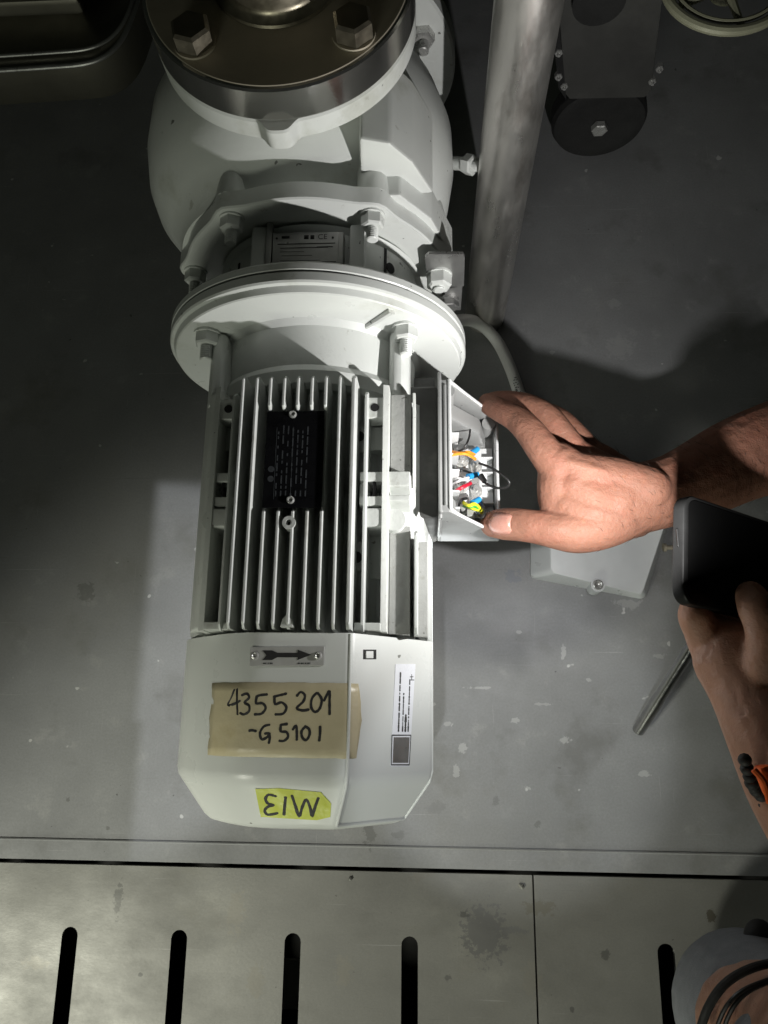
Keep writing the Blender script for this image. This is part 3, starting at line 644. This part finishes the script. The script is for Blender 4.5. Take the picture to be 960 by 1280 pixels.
# ------------------------------------------------------------------ the pump
PX, PZ = -.095, .257
PUMP = thing('centrifugal_pump', 'white painted cast pump bolted to the motor flange, with a round steel-topped outlet', 'pump', (-.1, .47, 0))
def pump():
    # adapter behind the motor flange
    bm = new(); lathe(bm, [(.3028, .06), (.3028, .1222), (.3036, .1232), (.3085, .1232), (.3100, .1222), (.3110, .09), (.313, .0835), (.317, .082), (.362, .082), (.366, .086), (.3665, .06)], (XA, ZA), seg=128)
    for sg in (-1, 1):
        box(bm, *sorted_box((XA+sg*.038-.006, .311, .30), (XA+sg*.038+.006, .367, .341)), .002)
    ad = obj('adapter', bm, M['white'], PUMP, sharp=28)
    # slots and bores in the lantern
    for an, y0, y1 in ((-46, .316, .352), (45, .316, .362)):
        t = math.radians(an); d = V((math.sin(t), 0, math.cos(t))); q = V((d.z, 0, -d.x)); bm = new()
        p = V((XA, 0, ZA))+d*.0822
        prism(bm, [p+q*-.0012+V((0, y0, 0)), p+q*.0012+V((0, y0, 0)), p+q*.0012+V((0, y1, 0)), p+q*-.0012+V((0, y1, 0))], d*.0006); obj('slot', bm, M['hole'], ad)
    for an, y, r in ((49, .347, .0045), (64, .330, .004), (72, .333, .0035)):
        t = math.radians(an); d = V((math.sin(t), 0, math.cos(t))); p = V((XA, y, ZA))+d*.0818; bm = new(); cyl(bm, p, p+d*.0009, r, seg=16); obj('bore', bm, M['hole'], ad)
    # rating plate on the lantern
    zt = .3425; bm = new(); q = [at(340, 334, zt), at(424, 332, zt), at(426, 290, zt), at(341, 292, zt)]
    prism(bm, [V((p.x, p.y, zt-.006)) for p in q], (0, 0, .0065), .0006)
    box(bm, (q[1].x-.001, q[1].y+.001, zt-.012), (q[1].x+.003, q[2].y-.001, zt+.0014), .0008)
    box(bm, (q[0].x-.006, q[1].y+.001, zt-.012), (q[0].x-.001, q[2].y+.010, zt+.0008), .0008)
    pp = obj('rating_plate', bm, M['plateg'], PUMP)
    bm = new(); zz = zt+.0006
    f = lambda x, y: V((at(x, y, zz).x, at(x, y, zz).y, zz))
    join(bm, text('CE', f(397, 299), (1, 0, 0), (0, 1, 0), .0062))
    for x, y, l, h in ((352, 298, 10, 3), (380, 299, 6, 5), (388, 299, 5, 5), (347, 305, 72, .9), (350, 310, 60, .8), (396, 309, 20, 1.2), (350, 315, 30, .8), (352, 320, 38, 1), (350, 326, 50, .8), (402, 328, 18, 1.4)):
        a, b = f(x, y), f(x+l, y-h); box(bm, (a.x, a.y, zz-.0001), (b.x, b.y, zz+.00015))
    for x, y in ((346, 298), (416, 297)): p = f(x, y); cyl(bm, p, p+V((0, 0, .0003)), .0009, seg=10)
    obj('print', bm, M['ink'], pp, wn=False, recalc=False)
    # ring flange of the casing with studs and nuts
    bm = new(); R = .1150; seg = 120; rings = []
    bolts = [-79, -31, 31, 79, 128, -128]
    def rr(t, r):
        b = 0
        for a in bolts:
            dd = (math.degrees(t)-a+180) % 360-180; b = max(b, math.exp(-(dd/6.5)**2))
        return r+.0065*b-.003
    for y, r, ins in ((.3695, .07, 1), (.3695, R-.001, 0), (.3708, R, 0), (.384, R, 0), (.3855, R-.002, 0), (.3855, .07, 1)):
        rings.append([V((PX+(r if ins else rr(2*math.pi*i/seg, r))*math.sin(2*math.pi*i/seg), y, PZ+(r if ins else rr(2*math.pi*i/seg, r))*math.cos(2*math.pi*i/seg))) for i in range(seg)])
    loft(bm, rings); rf = obj('ring_flange', bm, M['white'], PUMP, sharp=30)
    for a in bolts:
        t = math.radians(a); d = V((math.sin(t), 0, math.cos(t))); p = V((PX, .3695, PZ))+d*.1050
        bm = new(); cyl(bm, p, p+V((0, -.0016, 0)), .0098, seg=24); hexbolt(bm, p+V((0, -.0016, 0)), (0, -1, 0), .0155, .0095, .0046, .012, rot=.2+a); obj('nut', bm, M['white'], rf)
    # casing
    bm = new(); lathe(bm, [(.3850, .07), (.3850, .100), (.398, .103), (.410, .112), (.425, .124), (.445, .132), (.475, .1365), (.51, .1355), (.54, .126), (.56, .112), (.572, .09), (.576, .07)], (-.1125, PZ), seg=128)
    # the shoulder block and ribs at the right of the casing
    prism(bm, [V((-.045, .3830, .352)), V((-.020, .3830, .352)), V((.004, .3830, .322)), V((.022, .3830, .27)), V((.022, .3830, .22)), V((-.05, .3830, .22))], (0, .030, 0), .002)
    prism(bm, [V((-.052, .4, .33)), V((-.048, .4, .392)), V((-.026, .4, .386)), V((-.010, .4, .366)), V((.006, .4, .33))], (0, .075, 0), .003)
    cs = obj('casing', bm, M['white'], PUMP, sharp=34)
    for a in (-79, -31, 31, 79):
        t = math.radians(a); d = V((math.sin(t), 0, math.cos(t))); p = V((PX, .384, PZ)); bm = new()
        tube(bm, [p+d*.105, p+d*.105+V((0, .012, 0)), p+d*.100+V((0, .045, 0))], [.0135, .0125, .0105], 20); obj('bolt_boss', bm, M['white'], cs)
    # outlet neck and its white flange
    OX, OY = -.100, .481
    bm = new(); lathe(bm, [(.33, .066), (.395, .058), (.406, .062), (.4075, .07)], (OX, OY), 'z', 64); obj('outlet_neck', bm, M['white'], PUMP)
    bm = new(); sg = 420; rings = []
    def fr(t, r):
        dd = (math.degrees(t)+90+180) % 360-180; return r+.0085*math.exp(-(dd/6.6)**4)
    for z, r in ((.4065, .0875), (.4068, .0915), (.4082, .0930), (.4225, .0930), (.4240, .0918), (.4243, .085)):
        rings.append([V((OX+fr(2*math.pi*i/sg, r)*math.cos(2*math.pi*i/sg), OY+fr(2*math.pi*i/sg, r)*math.sin(2*math.pi*i/sg), z)) for i in range(sg)])
    loft(bm, rings); obj('outlet_flange', bm, M['white'], PUMP, sharp=30)
    # inlet flange at the back
    bm = new(); lathe(bm, [(.575, .07), (.592, .068), (.596, .12), (.598, .1222), (.616, .1222), (.618, .12), (.6185, .05)], (PX, PZ), seg=96)
    inl = obj('inlet_flange', bm, M['white'], PUMP, sharp=30)
    for a in (22.5, 67.5, 112.5, -22.5):
        t = math.radians(a); p = V((PX+.1*math.sin(t), .596, PZ+.1*math.cos(t))); bm = new(); hexbolt(bm, p, (0, -1, 0), .018, .011, .005, .012); obj('nut', bm, M['zinc'], inl)
    # foot to the floor
    bm = new(); prism(bm, [(-.16, .43, .004), (-.03, .43, .004), (-.06, .43, .16), (-.13, .43, .16)], (0, .08, 0), .003); box(bm, (-.19, .41, 0), (0, .53, .014), .002); obj('foot', bm, M['white'], PUMP)
    # stray nut at the right of the casing
    bm = new(); hexbolt(bm, at(583, 205, .25), (.6, -.5, .4), .016, .010, .005, .008); cyl(bm, at(583, 205, .25), at(583, 205, .25)+V((-.03, .02, -.02)), .006, seg=14); obj('nut', bm, M['white'], cs)
pump()
def steel_flange():
    OX, OY = -.100, .481
    T = thing('flanged_pipe', 'round machined steel pipe flange with hexagon bolts sitting on the pump outlet', 'pipe flange', (OX, OY, .4245))
    bm = new(); lathe(bm, [(.4246, .04), (.4246, .088), (.4250, .0915), (.4256, .0928), (.4487, .0928), (.4500, .0915), (.4502, .04)], (OX, OY), 'z', 128)
    d = obj('flange_disc', bm, M['steel'], T, sharp=25)
    # the brushed, duller upper face is a turned face of its own, a hair proud
    bm = new(); lathe(bm, [(.4503, .045), (.4503, .0898), (.4508, .0893), (.4509, .045)], (OX, OY), 'z', 128); obj('raised_face', bm, M['darksteel'], T, sharp=25)
    bm = new(); lathe(bm, [(.4511, .030), (.4511, .0445), (.4530, .0440), (.4560, .0400), (.460, .0382), (.62, .0380), (.62, .030)], (OX, OY), 'z', 64); obj('pipe_stub', bm, M['bolt'], T)
    for a in (45, 135, 225, 315):
        t = math.radians(a+1); p = V((OX+.0740*math.cos(t), OY+.0740*math.sin(t), .4509))
        bm = new(); cyl(bm, p, p+V((0, 0, .0016)), .0142, seg=32); obj('washer', bm, M['darksteel'], T)
        bm = new(); hexbolt(bm, p+V((0, 0, .0017)), (0, 0, 1), .0235, .0125, rot=.35+a); obj('bolt_head', bm, M['bolt'], T)
steel_flange()

# ------------------------------------------------------------------ pipe, bracket, cable, lid, rod
def side_things():
    T = thing('steel_pipe', 'upright brushed steel pipe standing beside the pump', 'pipe', (.0705, .478, 0))
    bm = new(); X, Y = .0705, .478
    lathe(bm, [(.0, .0235), (.012, .0240), (.5, .0240), (.80, .0240)], (X, Y), 'z', 48)
    obj('tube', bm, M['pipe'], T)
    T = thing('bracket', 'small bent steel bracket with a white nut on the pump ring', 'bracket', at(556, 350, .29))
    z = PZ+.03; Yp = .358
    f = lambda x, y, l=0: pl(x, y, (0, Yp, 0), (0, 1, 0))+V((0, l, 0))
    bm = new(); prism(bm, [f(531, 322), f(536, 318), f(579, 318), f(581, 322), f(580, 358), f(552, 362), f(534, 352)], (0, .003, 0), .0005)
    prism(bm, [f(556, 358), f(578, 358), f(576, 388), f(556, 388)], (0, .003, 0), .0005)
    obj('bracket_plate', bm, M['bracket'], T)
    bm = new(); p = f(549, 343); cyl(bm, p, p+V((0, -.0016, 0)), .0108, seg=26); hexbolt(bm, p+V((0, -.0016, 0)), (0, -1, 0), .018, .011, .005, .004, rot=.2); obj('nut', bm, M['white'], T)
    bm = new(); p = f(562, 374); cyl(bm, p, p+V((0, -.003, 0)), .0085, seg=26); hexbolt(bm, p+V((0, -.003, 0)), (0, -1, 0), .014, .006, rot=.1); obj('bolt', bm, M['bracket'], T)
    # cable
    pts = [(552, 406, .10), (583, 400, .05), (604, 408, .02), (622, 428, .0065), (637, 458, .0065), (650, 494, .0065), (668, 540, .0065), (705, 590, .0065), (760, 640, .0065)]
    T = thing('cable', 'pale grey round cable with black markings curving over the floor', 'cable', at(622, 428, 0))
    P = spline([at(*p) for p in pts], 8)
    bm = new(); tube(bm, P, .0070, 16); obj('sheath', bm, M['cable'], T)
    bm = new(); ca = P[36:47]
    for i in range(14):
        t = 5*8-4+i*.62; k = int(t); fr = t-k
        if k+1 >= len(P): break
        p = P[k].lerp(P[k+1], fr); d = (P[k+1]-P[k]).normalized(); up = (CAM-p).normalized(); s = d.cross(up).normalized(); up = s.cross(d)
        for kk in range(2):
            a = random.uniform(-.5, .5); nrm = up*math.cos(a)+s*math.sin(a); q = p+nrm*.0070
            tube(bm, [q-s*random.uniform(.0006, .0016)+d*random.uniform(-.001, .001), q+s*random.uniform(.0004, .0014)+d*random.uniform(-.001, .001)], .00045, 5)
    obj('marking', bm, M['ink'], T, wn=False)
    # lid of the terminal box, lying open side down
    T = thing('box_lid', 'grey terminal box lid lying on the floor under the wrist', 'lid', at(740, 700, 0))
    lo = [at(663, 722, .003), at(806, 749, .003), at(836, 655, .003), at(664, 640, .003)]
    hi = [at(688, 716, .030), at(803, 744, .022), at(834, 650, .030), at(686, 640, .030)]
    def rnd(q, r, z=None):
        out = []
        for i in range(4):
            a, b, c = q[i-1], q[i], q[(i+1) % 4]
            d0, d1 = (a-b).normalized()*r, (c-b).normalized()*r
            for k in range(5):
                t = k/4; out.append(b+d0*(1-t)**2+d1*t*t)
        return out
    bm = new(); z0 = lambda q, z: [V((p.x, p.y, z)) for p in q]
    loft(bm, [rnd(z0(lo, 0), .006), rnd(z0(lo, .004), .006), rnd([l.lerp(h, .10) for l, h in zip(z0(lo, .004), hi)], .006), rnd([l.lerp(h, .93) for l, h in zip(z0(lo, .004), hi)], .007), rnd([h+(sum(hi, V())/4-h)*.02 for h in hi], .007)])
    lid = obj('lid_shell', bm, M['lidg'], T, sharp=30)
    bm = new(); p = at(745, 733, .018); cyl(bm, (p.x, p.y, .004), (p.x, p.y, .0275), .0075, seg=24); obj('screw_boss', bm, M['lidg'], T)
    bm = new(); lathe(bm, [(.0276, .0058), (.0290, .0056), (.0296, .0044), (.0286, .0026), (.0280, .0004)], (p.x, p.y), 'z', 20); obj('screw', bm, M['zinc'], T)
    # small screw
    T = tag(obj('screw', screw_bm(at(833, 684, .006)), M['darksteel']), 'small dark screw lying on the floor beside the grey lid', 'screw')
    # rod / screwdriver shaft
    T = thing('steel_rod', 'shiny round steel tool shaft leaning up from the floor below the telephone', 'tool', at(792, 918, 0))
    a = at(798, 913, .012); b = at(885, 775, .14)
    bm = new(); d = (b-a).normalized(); tube(bm, [a-d*.001, a, a+d*.002, a+d*.05, a+d*.06, b], [.0046, .0062, .0064, .0064, .0055, .0055], 24); obj('shaft', bm, M['chrome'], T)
    bm = new(); cyl(bm, a-d*.0012, a-d*.0016, .0044, seg=20); obj('tip', bm, M['hole'], T)
def screw_bm(p):
    bm = new(); cyl(bm, (p.x, p.y, .0045), (p.x+.012, p.y, .0045), .0026, seg=12); cyl(bm, (p.x-.003, p.y, .0045), (p.x, p.y, .0045), .0046, seg=16); return bm
side_things()

# ------------------------------------------------------------------ far edge: caster, rim, tray
def far_things():
    T = thing('caster', 'black rubber caster wheel under a dark grey mounting plate', 'caster', (.215, .68, 0))
    c = at(748, 148, .058); cx, cy = c.x, c.y+.005
    bm = new(); R = .0565; sg = 56
    rings = []
    for y, r in ((-.016, .018), (-.016, .040), (-.017, .046), (-.015, .0535), (-.009, .0565), (.009, .0565), (.015, .0535), (.016, .04), (.016, .018)):
        rings.append([V((cx+r*math.sin(2*math.pi*i/sg), cy+y, .0585+r*math.cos(2*math.pi*i/sg))) for i in range(sg)])
    loft(bm, rings); wh = obj('wheel', bm, M['rubber'], T, sharp=25)
    bm = new(); hexbolt(bm, (cx, cy-.017, .0585), (0, -1, 0), .017, .008); obj('axle_nut', bm, M['zinc'], T)
    Yp = cy-.020
    f = lambda x, y: pl(x, y, (0, Yp, 0), (0, 1, 0))
    bm = new(); prism(bm, [f(707, 118), f(712, 124), f(806, 122), f(814, 114), f(833, -40), f(690, -40)], (0, .006, 0), .001); bp = obj('mounting_plate', bm, M['caster'], T)
    for x, y in ((698, 62), (698, 92), (705, 104), (815, 98), (824, 82)):
        bm = new(); p = pl(x, y, (0, Yp+.004, 0), (0, 1, 0)); hexbolt(bm, p, (0, -1, 0), .008, .006, .002, .004); obj('bolt', bm, M['zinc'], T)
    bm = new(); a, b = f(686, -40), f(703, 130); prism(bm, [f(684, -40), f(694, -40), f(708, 125), f(698, 110)], (0, .05, 0)); obj('side_cheek', bm, M['rubber'], T)
    bm = new(); p = f(748, -8); cyl(bm, p, p+V((0, -.012, 0)), .026, seg=32); obj('swivel_cap', bm, M['rubber'], T)
    # wheel rim at the right edge
    T = thing('hand_wheel', 'dull green spoked wheel rim in the shade behind the caster', 'wheel', at(905, -20, .3))
    c = at(908, -18, .30); bm = new(); n = 64; A, B = .0535, .050
    ring = [V((c.x+A*math.cos(2*math.pi*i/n), c.y+B*math.sin(2*math.pi*i/n), .30)) for i in range(n+1)]
    tube(bm, ring, .0045, 10, up=(0, 0, 1)); tube(bm, [V((c.x+(p.x-c.x)*.84, c.y+(p.y-c.y)*.84, .302)) for p in ring], .0022, 8, up=(0, 0, 1)); obj('rim', bm, M['rim'], T)
    bm = new(); lathe(bm, [(.29, .012), (.31, .012)], (c.x, c.y), 'z', 24); obj('hub', bm, M['rim'], T)
    for k in range(5):
        t = -1.40+k*2*math.pi/5; bm = new(); tube(bm, [c+V((.01*math.cos(t), .01*math.sin(t), 0)), c+V((.05*math.cos(t), .048*math.sin(t), 0))], [.004, .003], 8); obj('spoke', bm, M['rim'], T)
    # sheet-metal pan at the left edge
    T = thing('steel_pan', 'stainless steel pan with a rolled rounded rim in the dark beside the pump', 'pan', at(40, 50, .16))
    def path(off, z):
        pts = [(-120, 96-off), (0, 88-off), (60, 84-off), (104, 80-off), (130, 71-off), (148, 55-off), (160, 34-off), (172, 0-off), (190, -60)]
        return [at(x, y, z) for x, y in pts]
    bm = new(); tube(bm, spline(path(0, .20), 6), .0026, 10); tube(bm, spline(path(18, .205), 6), .0020, 10); obj('rolled_rim', bm, M['bracket'], T)
    P = spline(path(0, .20), 6); Q = spline(path(18, .205), 6)
    bm = new()
    a = [bm.verts.new(p+V((0, 0, -.001))) for p in P]; b = [bm.verts.new(q+V((0, 0, -.003))) for q in Q]; cc = [bm.verts.new(q+V((-.004, .012, -.007))) for q in Q]; dd = [bm.verts.new(q+V((-.03, .30, -.007))) for q in Q]; ee = [bm.verts.new(p+V((0, .004, -.05))) for p in P]
    for r0, r1 in ((ee, a), (a, b), (b, cc), (cc, dd)):
        for i in range(len(r0)-1): bm.faces.new((r0[i], r0[i+1], r1[i+1], r1[i]))
    o = obj('pan_body', bm, M['tray'], T, wn=False); o.modifiers.new('s', 'SOLIDIFY').thickness = .0012
    bm = new(); box(bm, (-.75, .745, .17), (-.375, 1.05, .215), .006); obj('pan_block', bm, M['tray'], T)
far_things()

# ------------------------------------------------------------------ the person: one arm reaching, one holding the telephone
PER = thing('person', 'person reaching in from the right, one hand at the terminal box, one holding a telephone', 'person', at(930, 700, 0))
def chain(bm, pts, k=5, seg=18):
    """pts: (px, py, z, r, flat)"""
    P = spline([at(*p[:3]) for p in pts], k); n = len(P)
    rs = spline([V((p[3], p[4] if len(p) > 4 else 1, 0)) for p in pts], k)
    tube(bm, P, [q.x for q in rs], seg, flat=[q.y for q in rs])
    for e, q in ((P[0], rs[0]), (P[-1], rs[-1])): bmesh.ops.create_uvsphere(bm, u_segments=14, v_segments=9, radius=q.x*.985, matrix=Matrix.Translation(e))
def nail(name, tip, back, nrm, wd, ln, parent):
    pass
def reaching():
    DZ, KR = -.033, 1.055
    def at_(x, y, z): return at(x, y, z+DZ)
    def chain_(bm, pts, **k): chain(bm, [(p[0], p[1], p[2]+DZ, p[3]*KR) for p in pts], **k)
    bm = new()
    # forearm to wrist to the heel of the hand
    chain_(bm, [(1120, 500, .25, .043), (1010, 545, .255, .039), (930, 572, .262, .0345), (872, 600, .268, .0305), (832, 615, .274, .0275), (790, 624, .284, .0270), (755, 622, .290, .027)])
    # back of the hand: four metacarpals
    for (kx, ky, kz), r in zip(((700, 573, .306), (716, 566, .288), (735, 566, .270), (750, 574, .255)), (.0150, .0148, .0140, .0125)):
        chain_(bm, [(810, 612, kz-.014+.006, .0175), (765, 598, kz-.004, .0165), (kx+22, ky+16, kz+.001, .0145), (kx, ky, kz, r*.84)])
    # palm volume
    chain_(bm, [(790, 640, .272, .021), (745, 635, .270, .022), (712, 620, .272, .018)])
    # the fleshy back between thumb and first finger
    chain_(bm, [(770, 628, .294, .021), (740, 622, .300, .0185), (716, 606, .304, .0150)])
    chain_(bm, [(768, 645, .292, .019), (735, 642, .299, .0165), (708, 632, .300, .0140)])
    # fingers: index, middle, ring, little (the last two mostly behind)
    chain_(bm, [(698, 586, .306, .0140), (679, 562, .309, .0124), (661, 538, .307, .0112), (645, 523, .301, .0103), (628, 514, .293, .0094), (617, 508, .286, .0090), (610, 504, .281, .0084)])
    chain_(bm, [(716, 566, .288, .0128), (700, 542, .291, .0112), (682, 520, .290, .0105), (660, 508, .284, .0100), (638, 503, .274, .0094), (620, 502, .262, .0086), (612, 503, .254, .0072)])
    chain_(bm, [(735, 566, .270, .0120), (718, 544, .270, .0106), (700, 526, .266, .0100), (678, 516, .258, .0095), (656, 512, .247, .0088), (638, 512, .236, .0078)])
    chain_(bm, [(750, 574, .255, .0108), (732, 556, .252, .0094), (714, 542, .246, .0088), (694, 534, .237, .0082), (676, 530, .228, .0070)])
    # thumb and its pad
    chain_(bm, [(792, 640, .282, .018), (755, 655, .292, .0185), (722, 664, .298, .0165), (696, 663, .300, .0140), (672, 659, .298, .0126), (650, 656, .294, .0124), (630, 655, .289, .0121), (617, 655, .285, .0106)])
    # web between thumb and index
    chain_(bm, [(704, 650, .292, .0120), (696, 628, .297, .0135), (695, 604, .302, .0140), (697, 586, .304, .0140)])
    # tendons and knuckles stand a little proud
    for (kx, ky, kz) in ((702, 574, .3185), (718, 568, .3005)): chain_(bm, [(800, 606, .296, .0034), (755, 590, kz-.001, .0036), (kx+6, ky+4, kz, .0042)])
    for q in ((664, 536, .3090, .0092), (700, 576, .3115, .0112), (682, 520, .2925, .0090), (698, 664, .302, .0125)): bmesh.ops.create_uvsphere(bm, u_segments=14, v_segments=9, radius=q[3], matrix=Matrix.Translation(at_(*q[:3])))
    arm = remesh('arm', bm, M['skin'], PER, .0014, 5)
    # thumb nail
    a, b = at_(610, 655, .2968), at_(637, 655, .3068)
    bm = new(); d = (b-a).normalized(); n0 = (CAM-a).normalized(); s = d.cross(n0).normalized(); n0 = s.cross(d)
    grid = []
    for i in range(7):
        t = i/6; row = []
        for j in range(7):
            v = (j-3)/3; wv = .0086*(1-(abs(t-.5)*2)**4*.28)
            row.append(bm.verts.new(a+d*(t*(b-a).length)+s*v*wv+n0*(.0004-.0040*v*v-.0012*(2*t-1)**2)))
        grid.append(row)
    for i in range(6):
        for j in range(6): bm.faces.new((grid[i][j], grid[i+1][j], grid[i+1][j+1], grid[i][j+1]))
    o = obj('fingernail', bm, M['nail'], arm, wn=False, sharp=80); o.modifiers.new('s', 'SOLIDIFY').thickness = .0008
    bm = new(); dg = bpy.context.evaluated_depsgraph_get(); me = arm.data
    polys = [p for p in me.polygons if p.normal.z > -.1]; rnd = random.Random(5); k = 0
    while k < 420:
        p = polys[rnd.randrange(len(polys))]; c = p.center+arm.location+PER.location
        if c.x < .125 or rnd.random() > min(1, (c.x-.11)/.10): continue
        n = p.normal.normalized(); d = V((-.5, rnd.uniform(.1, .9), 0)); d = (d-n*d.dot(n)).normalized(); l = rnd.uniform(.004, .009)
        tube(bm, [c-n*.0003, c+d*l*.5+n*.0011, c+d*l+n*rnd.uniform(.0006, .0022)], [.00013, .00011, .00005], 3); k += 1
    hr = obj('arm_hair', bm, M['hair'], arm, wn=False, recalc=False); hr['kind'] = 'stuff'
    return arm
reaching()

# telephone: slab with rounded corners tilted down to the right
def phone():
    A, B = at(848, 617, .352), at(846, 754, .350)          # ends of the near short edge
    sv = (B-A); wdt = sv.length; sv.normalize()
    lv = V((.80, -.10, -.58)); lv = (lv-sv*lv.dot(sv)).normalized(); n = sv.cross(lv); n = n if n.z > 0 else -n
    T = thing('telephone', 'black mobile telephone held over the floor with its torch lit', 'phone', B)
    def rr(off, inset=0):
        o = []; r = .011-inset; L_, W_ = .150, wdt
        for cx, cy, a0 in ((L_-.011, W_-.011, 0), (.011, W_-.011, 90), (.011, .011, 180), (L_-.011, .011, 270)):
            for k in range(7):
                t = math.radians(a0+15*k); o.append(A+lv*(cx+r*math.cos(t))+sv*(cy+r*math.sin(t))+n*off)
        return o
    bm = new(); loft(bm, [rr(-.0050, .0022), rr(-.0042, .0006), rr(-.0030, 0), rr(.0030, 0), rr(.0042, .0006), rr(.0050, .0022)]); obj('phone_body', bm, M['phone'], T)
    bm = new(); loft(bm, [rr(.0050, .0030), rr(.0054, .0034)]); obj('screen', bm, M['glass'], T)
    bm = new(); p = A+lv*.0-n*0+sv*.030; box(bm, (p.x-.0008, p.y-.006, p.z-.0012), (p.x+.0004, p.y+.006, p.z+.0012), .0004); obj('side_button', bm, M['phone'], T)
    return A, sv, lv, n
PHN = phone()
def holding():
    A, sv, lv, n = PHN
    bm = new()
    # forearm from the lower right, wrist, palm behind the telephone
    chain(bm, [(1060, 1075, .36, .034), (1000, 985, .345, .031), (962, 912, .335, .0275), (936, 860, .325, .0255), (915, 822, .318, .026)])
    chain(bm, [(936, 850, .325, .024), (905, 815, .318, .021), (884, 790, .312, .016), (872, 772, .312, .012)])
    # index finger curled under the near end
    chain(bm, [(888, 800, .318, .0135), (874, 782, .322, .0118), (868, 768, .326, .0108), (872, 757, .322, .0096), (884, 750, .312, .0085)])
    # thumb across the screen
    chain(bm, [(955, 850, .338, .0165), (962, 815, .350, .0140), (956, 782, .352, .0125), (946, 760, .350, .0118), (938, 744, .346, .0098)])
    chain(bm, [(900, 826, .320, .018), (926, 810, .322, .019), (955, 808, .322, .018)])
    chain(bm, [(905, 812, .308, .0125), (892, 792, .300, .0115), (888, 776, .296, .0105), (896, 764, .290, .0092)])
    chain(bm, [(926, 812, .298, .0120), (912, 792, .288, .0110), (908, 774, .282, .0100), (914, 762, .278, .0088)])
    arm = remesh('arm', bm, M['skin2'], PER, .0019, 6)
    # black beaded strap at the wrist and the orange cuff
    bm = new()
    for i in range(10):
        t = i/9; p = at(931+t*26, 950+t*62+8*math.sin(t*5), .372-.02*t)
        bmesh.ops.create_icosphere(bm, subdivisions=2, radius=.0040+.0007*math.sin(i*3), matrix=Matrix.Translation(p))
    obj('wrist_strap', bm, M['rubber'], PER)
    bm = new()
    ring = [(937, 957), (948, 955), (975, 956), (1010, 985), (1000, 1040), (968, 1018), (950, 990)]
    prism(bm, [at(x, y, .388) for x, y in ring], (0, 0, .012), .003)
    tube(bm, spline([at(942, 962, .402), at(955, 978, .403), at(962, 1004, .402)], 6), .0018, 8)
    obj('cuff', bm, M['orange'], PER)
holding()
def corner_person():
    T = thing('person', 'person in grey clothing at the lower right corner, with black cords round bare skin', 'person', at(930, 1260, 0))
    bm = new(); chain(bm, [(935, 1262, .10, .062), (965, 1285, .16, .060), (1040, 1360, .24, .07)], k=4, seg=28)
    obj_ = remesh('trouser_leg', bm, M['greycloth'], T, .003, 4)
    bm = new(); chain(bm, [(948, 1288, .206, .044), (990, 1296, .226, .045), (1060, 1350, .28, .046)], k=4, seg=24)
    leg = remesh('skin', bm, M['skin2'], T, .0025, 4)
    bm = new()
    for o in (0, 9):
        tube(bm, spline([at(893+o, 1292, .250), at(908+o, 1258, .256), at(932+o, 1236, .258), at(975+o, 1220, .256)], 6), .0015, 8)
    obj('cord', bm, M['w_black'], T)
    bm = new(); tube(bm, spline([at(872, 1300, .236), at(884, 1262, .242), at(906, 1230, .244), at(940, 1210, .240), at(985, 1200, .236)], 6), .0030, 10); obj('hem', bm, M['rubber'], T)
    bm = new(); bmesh.ops.create_icosphere(bm, subdivisions=3, radius=.013, matrix=Matrix.Translation(at(950, 1172, .13)) @ Matrix.Diagonal((1, 1.1, .7, 1))); obj('strap_end', bm, M['rubber'], T)
corner_person()
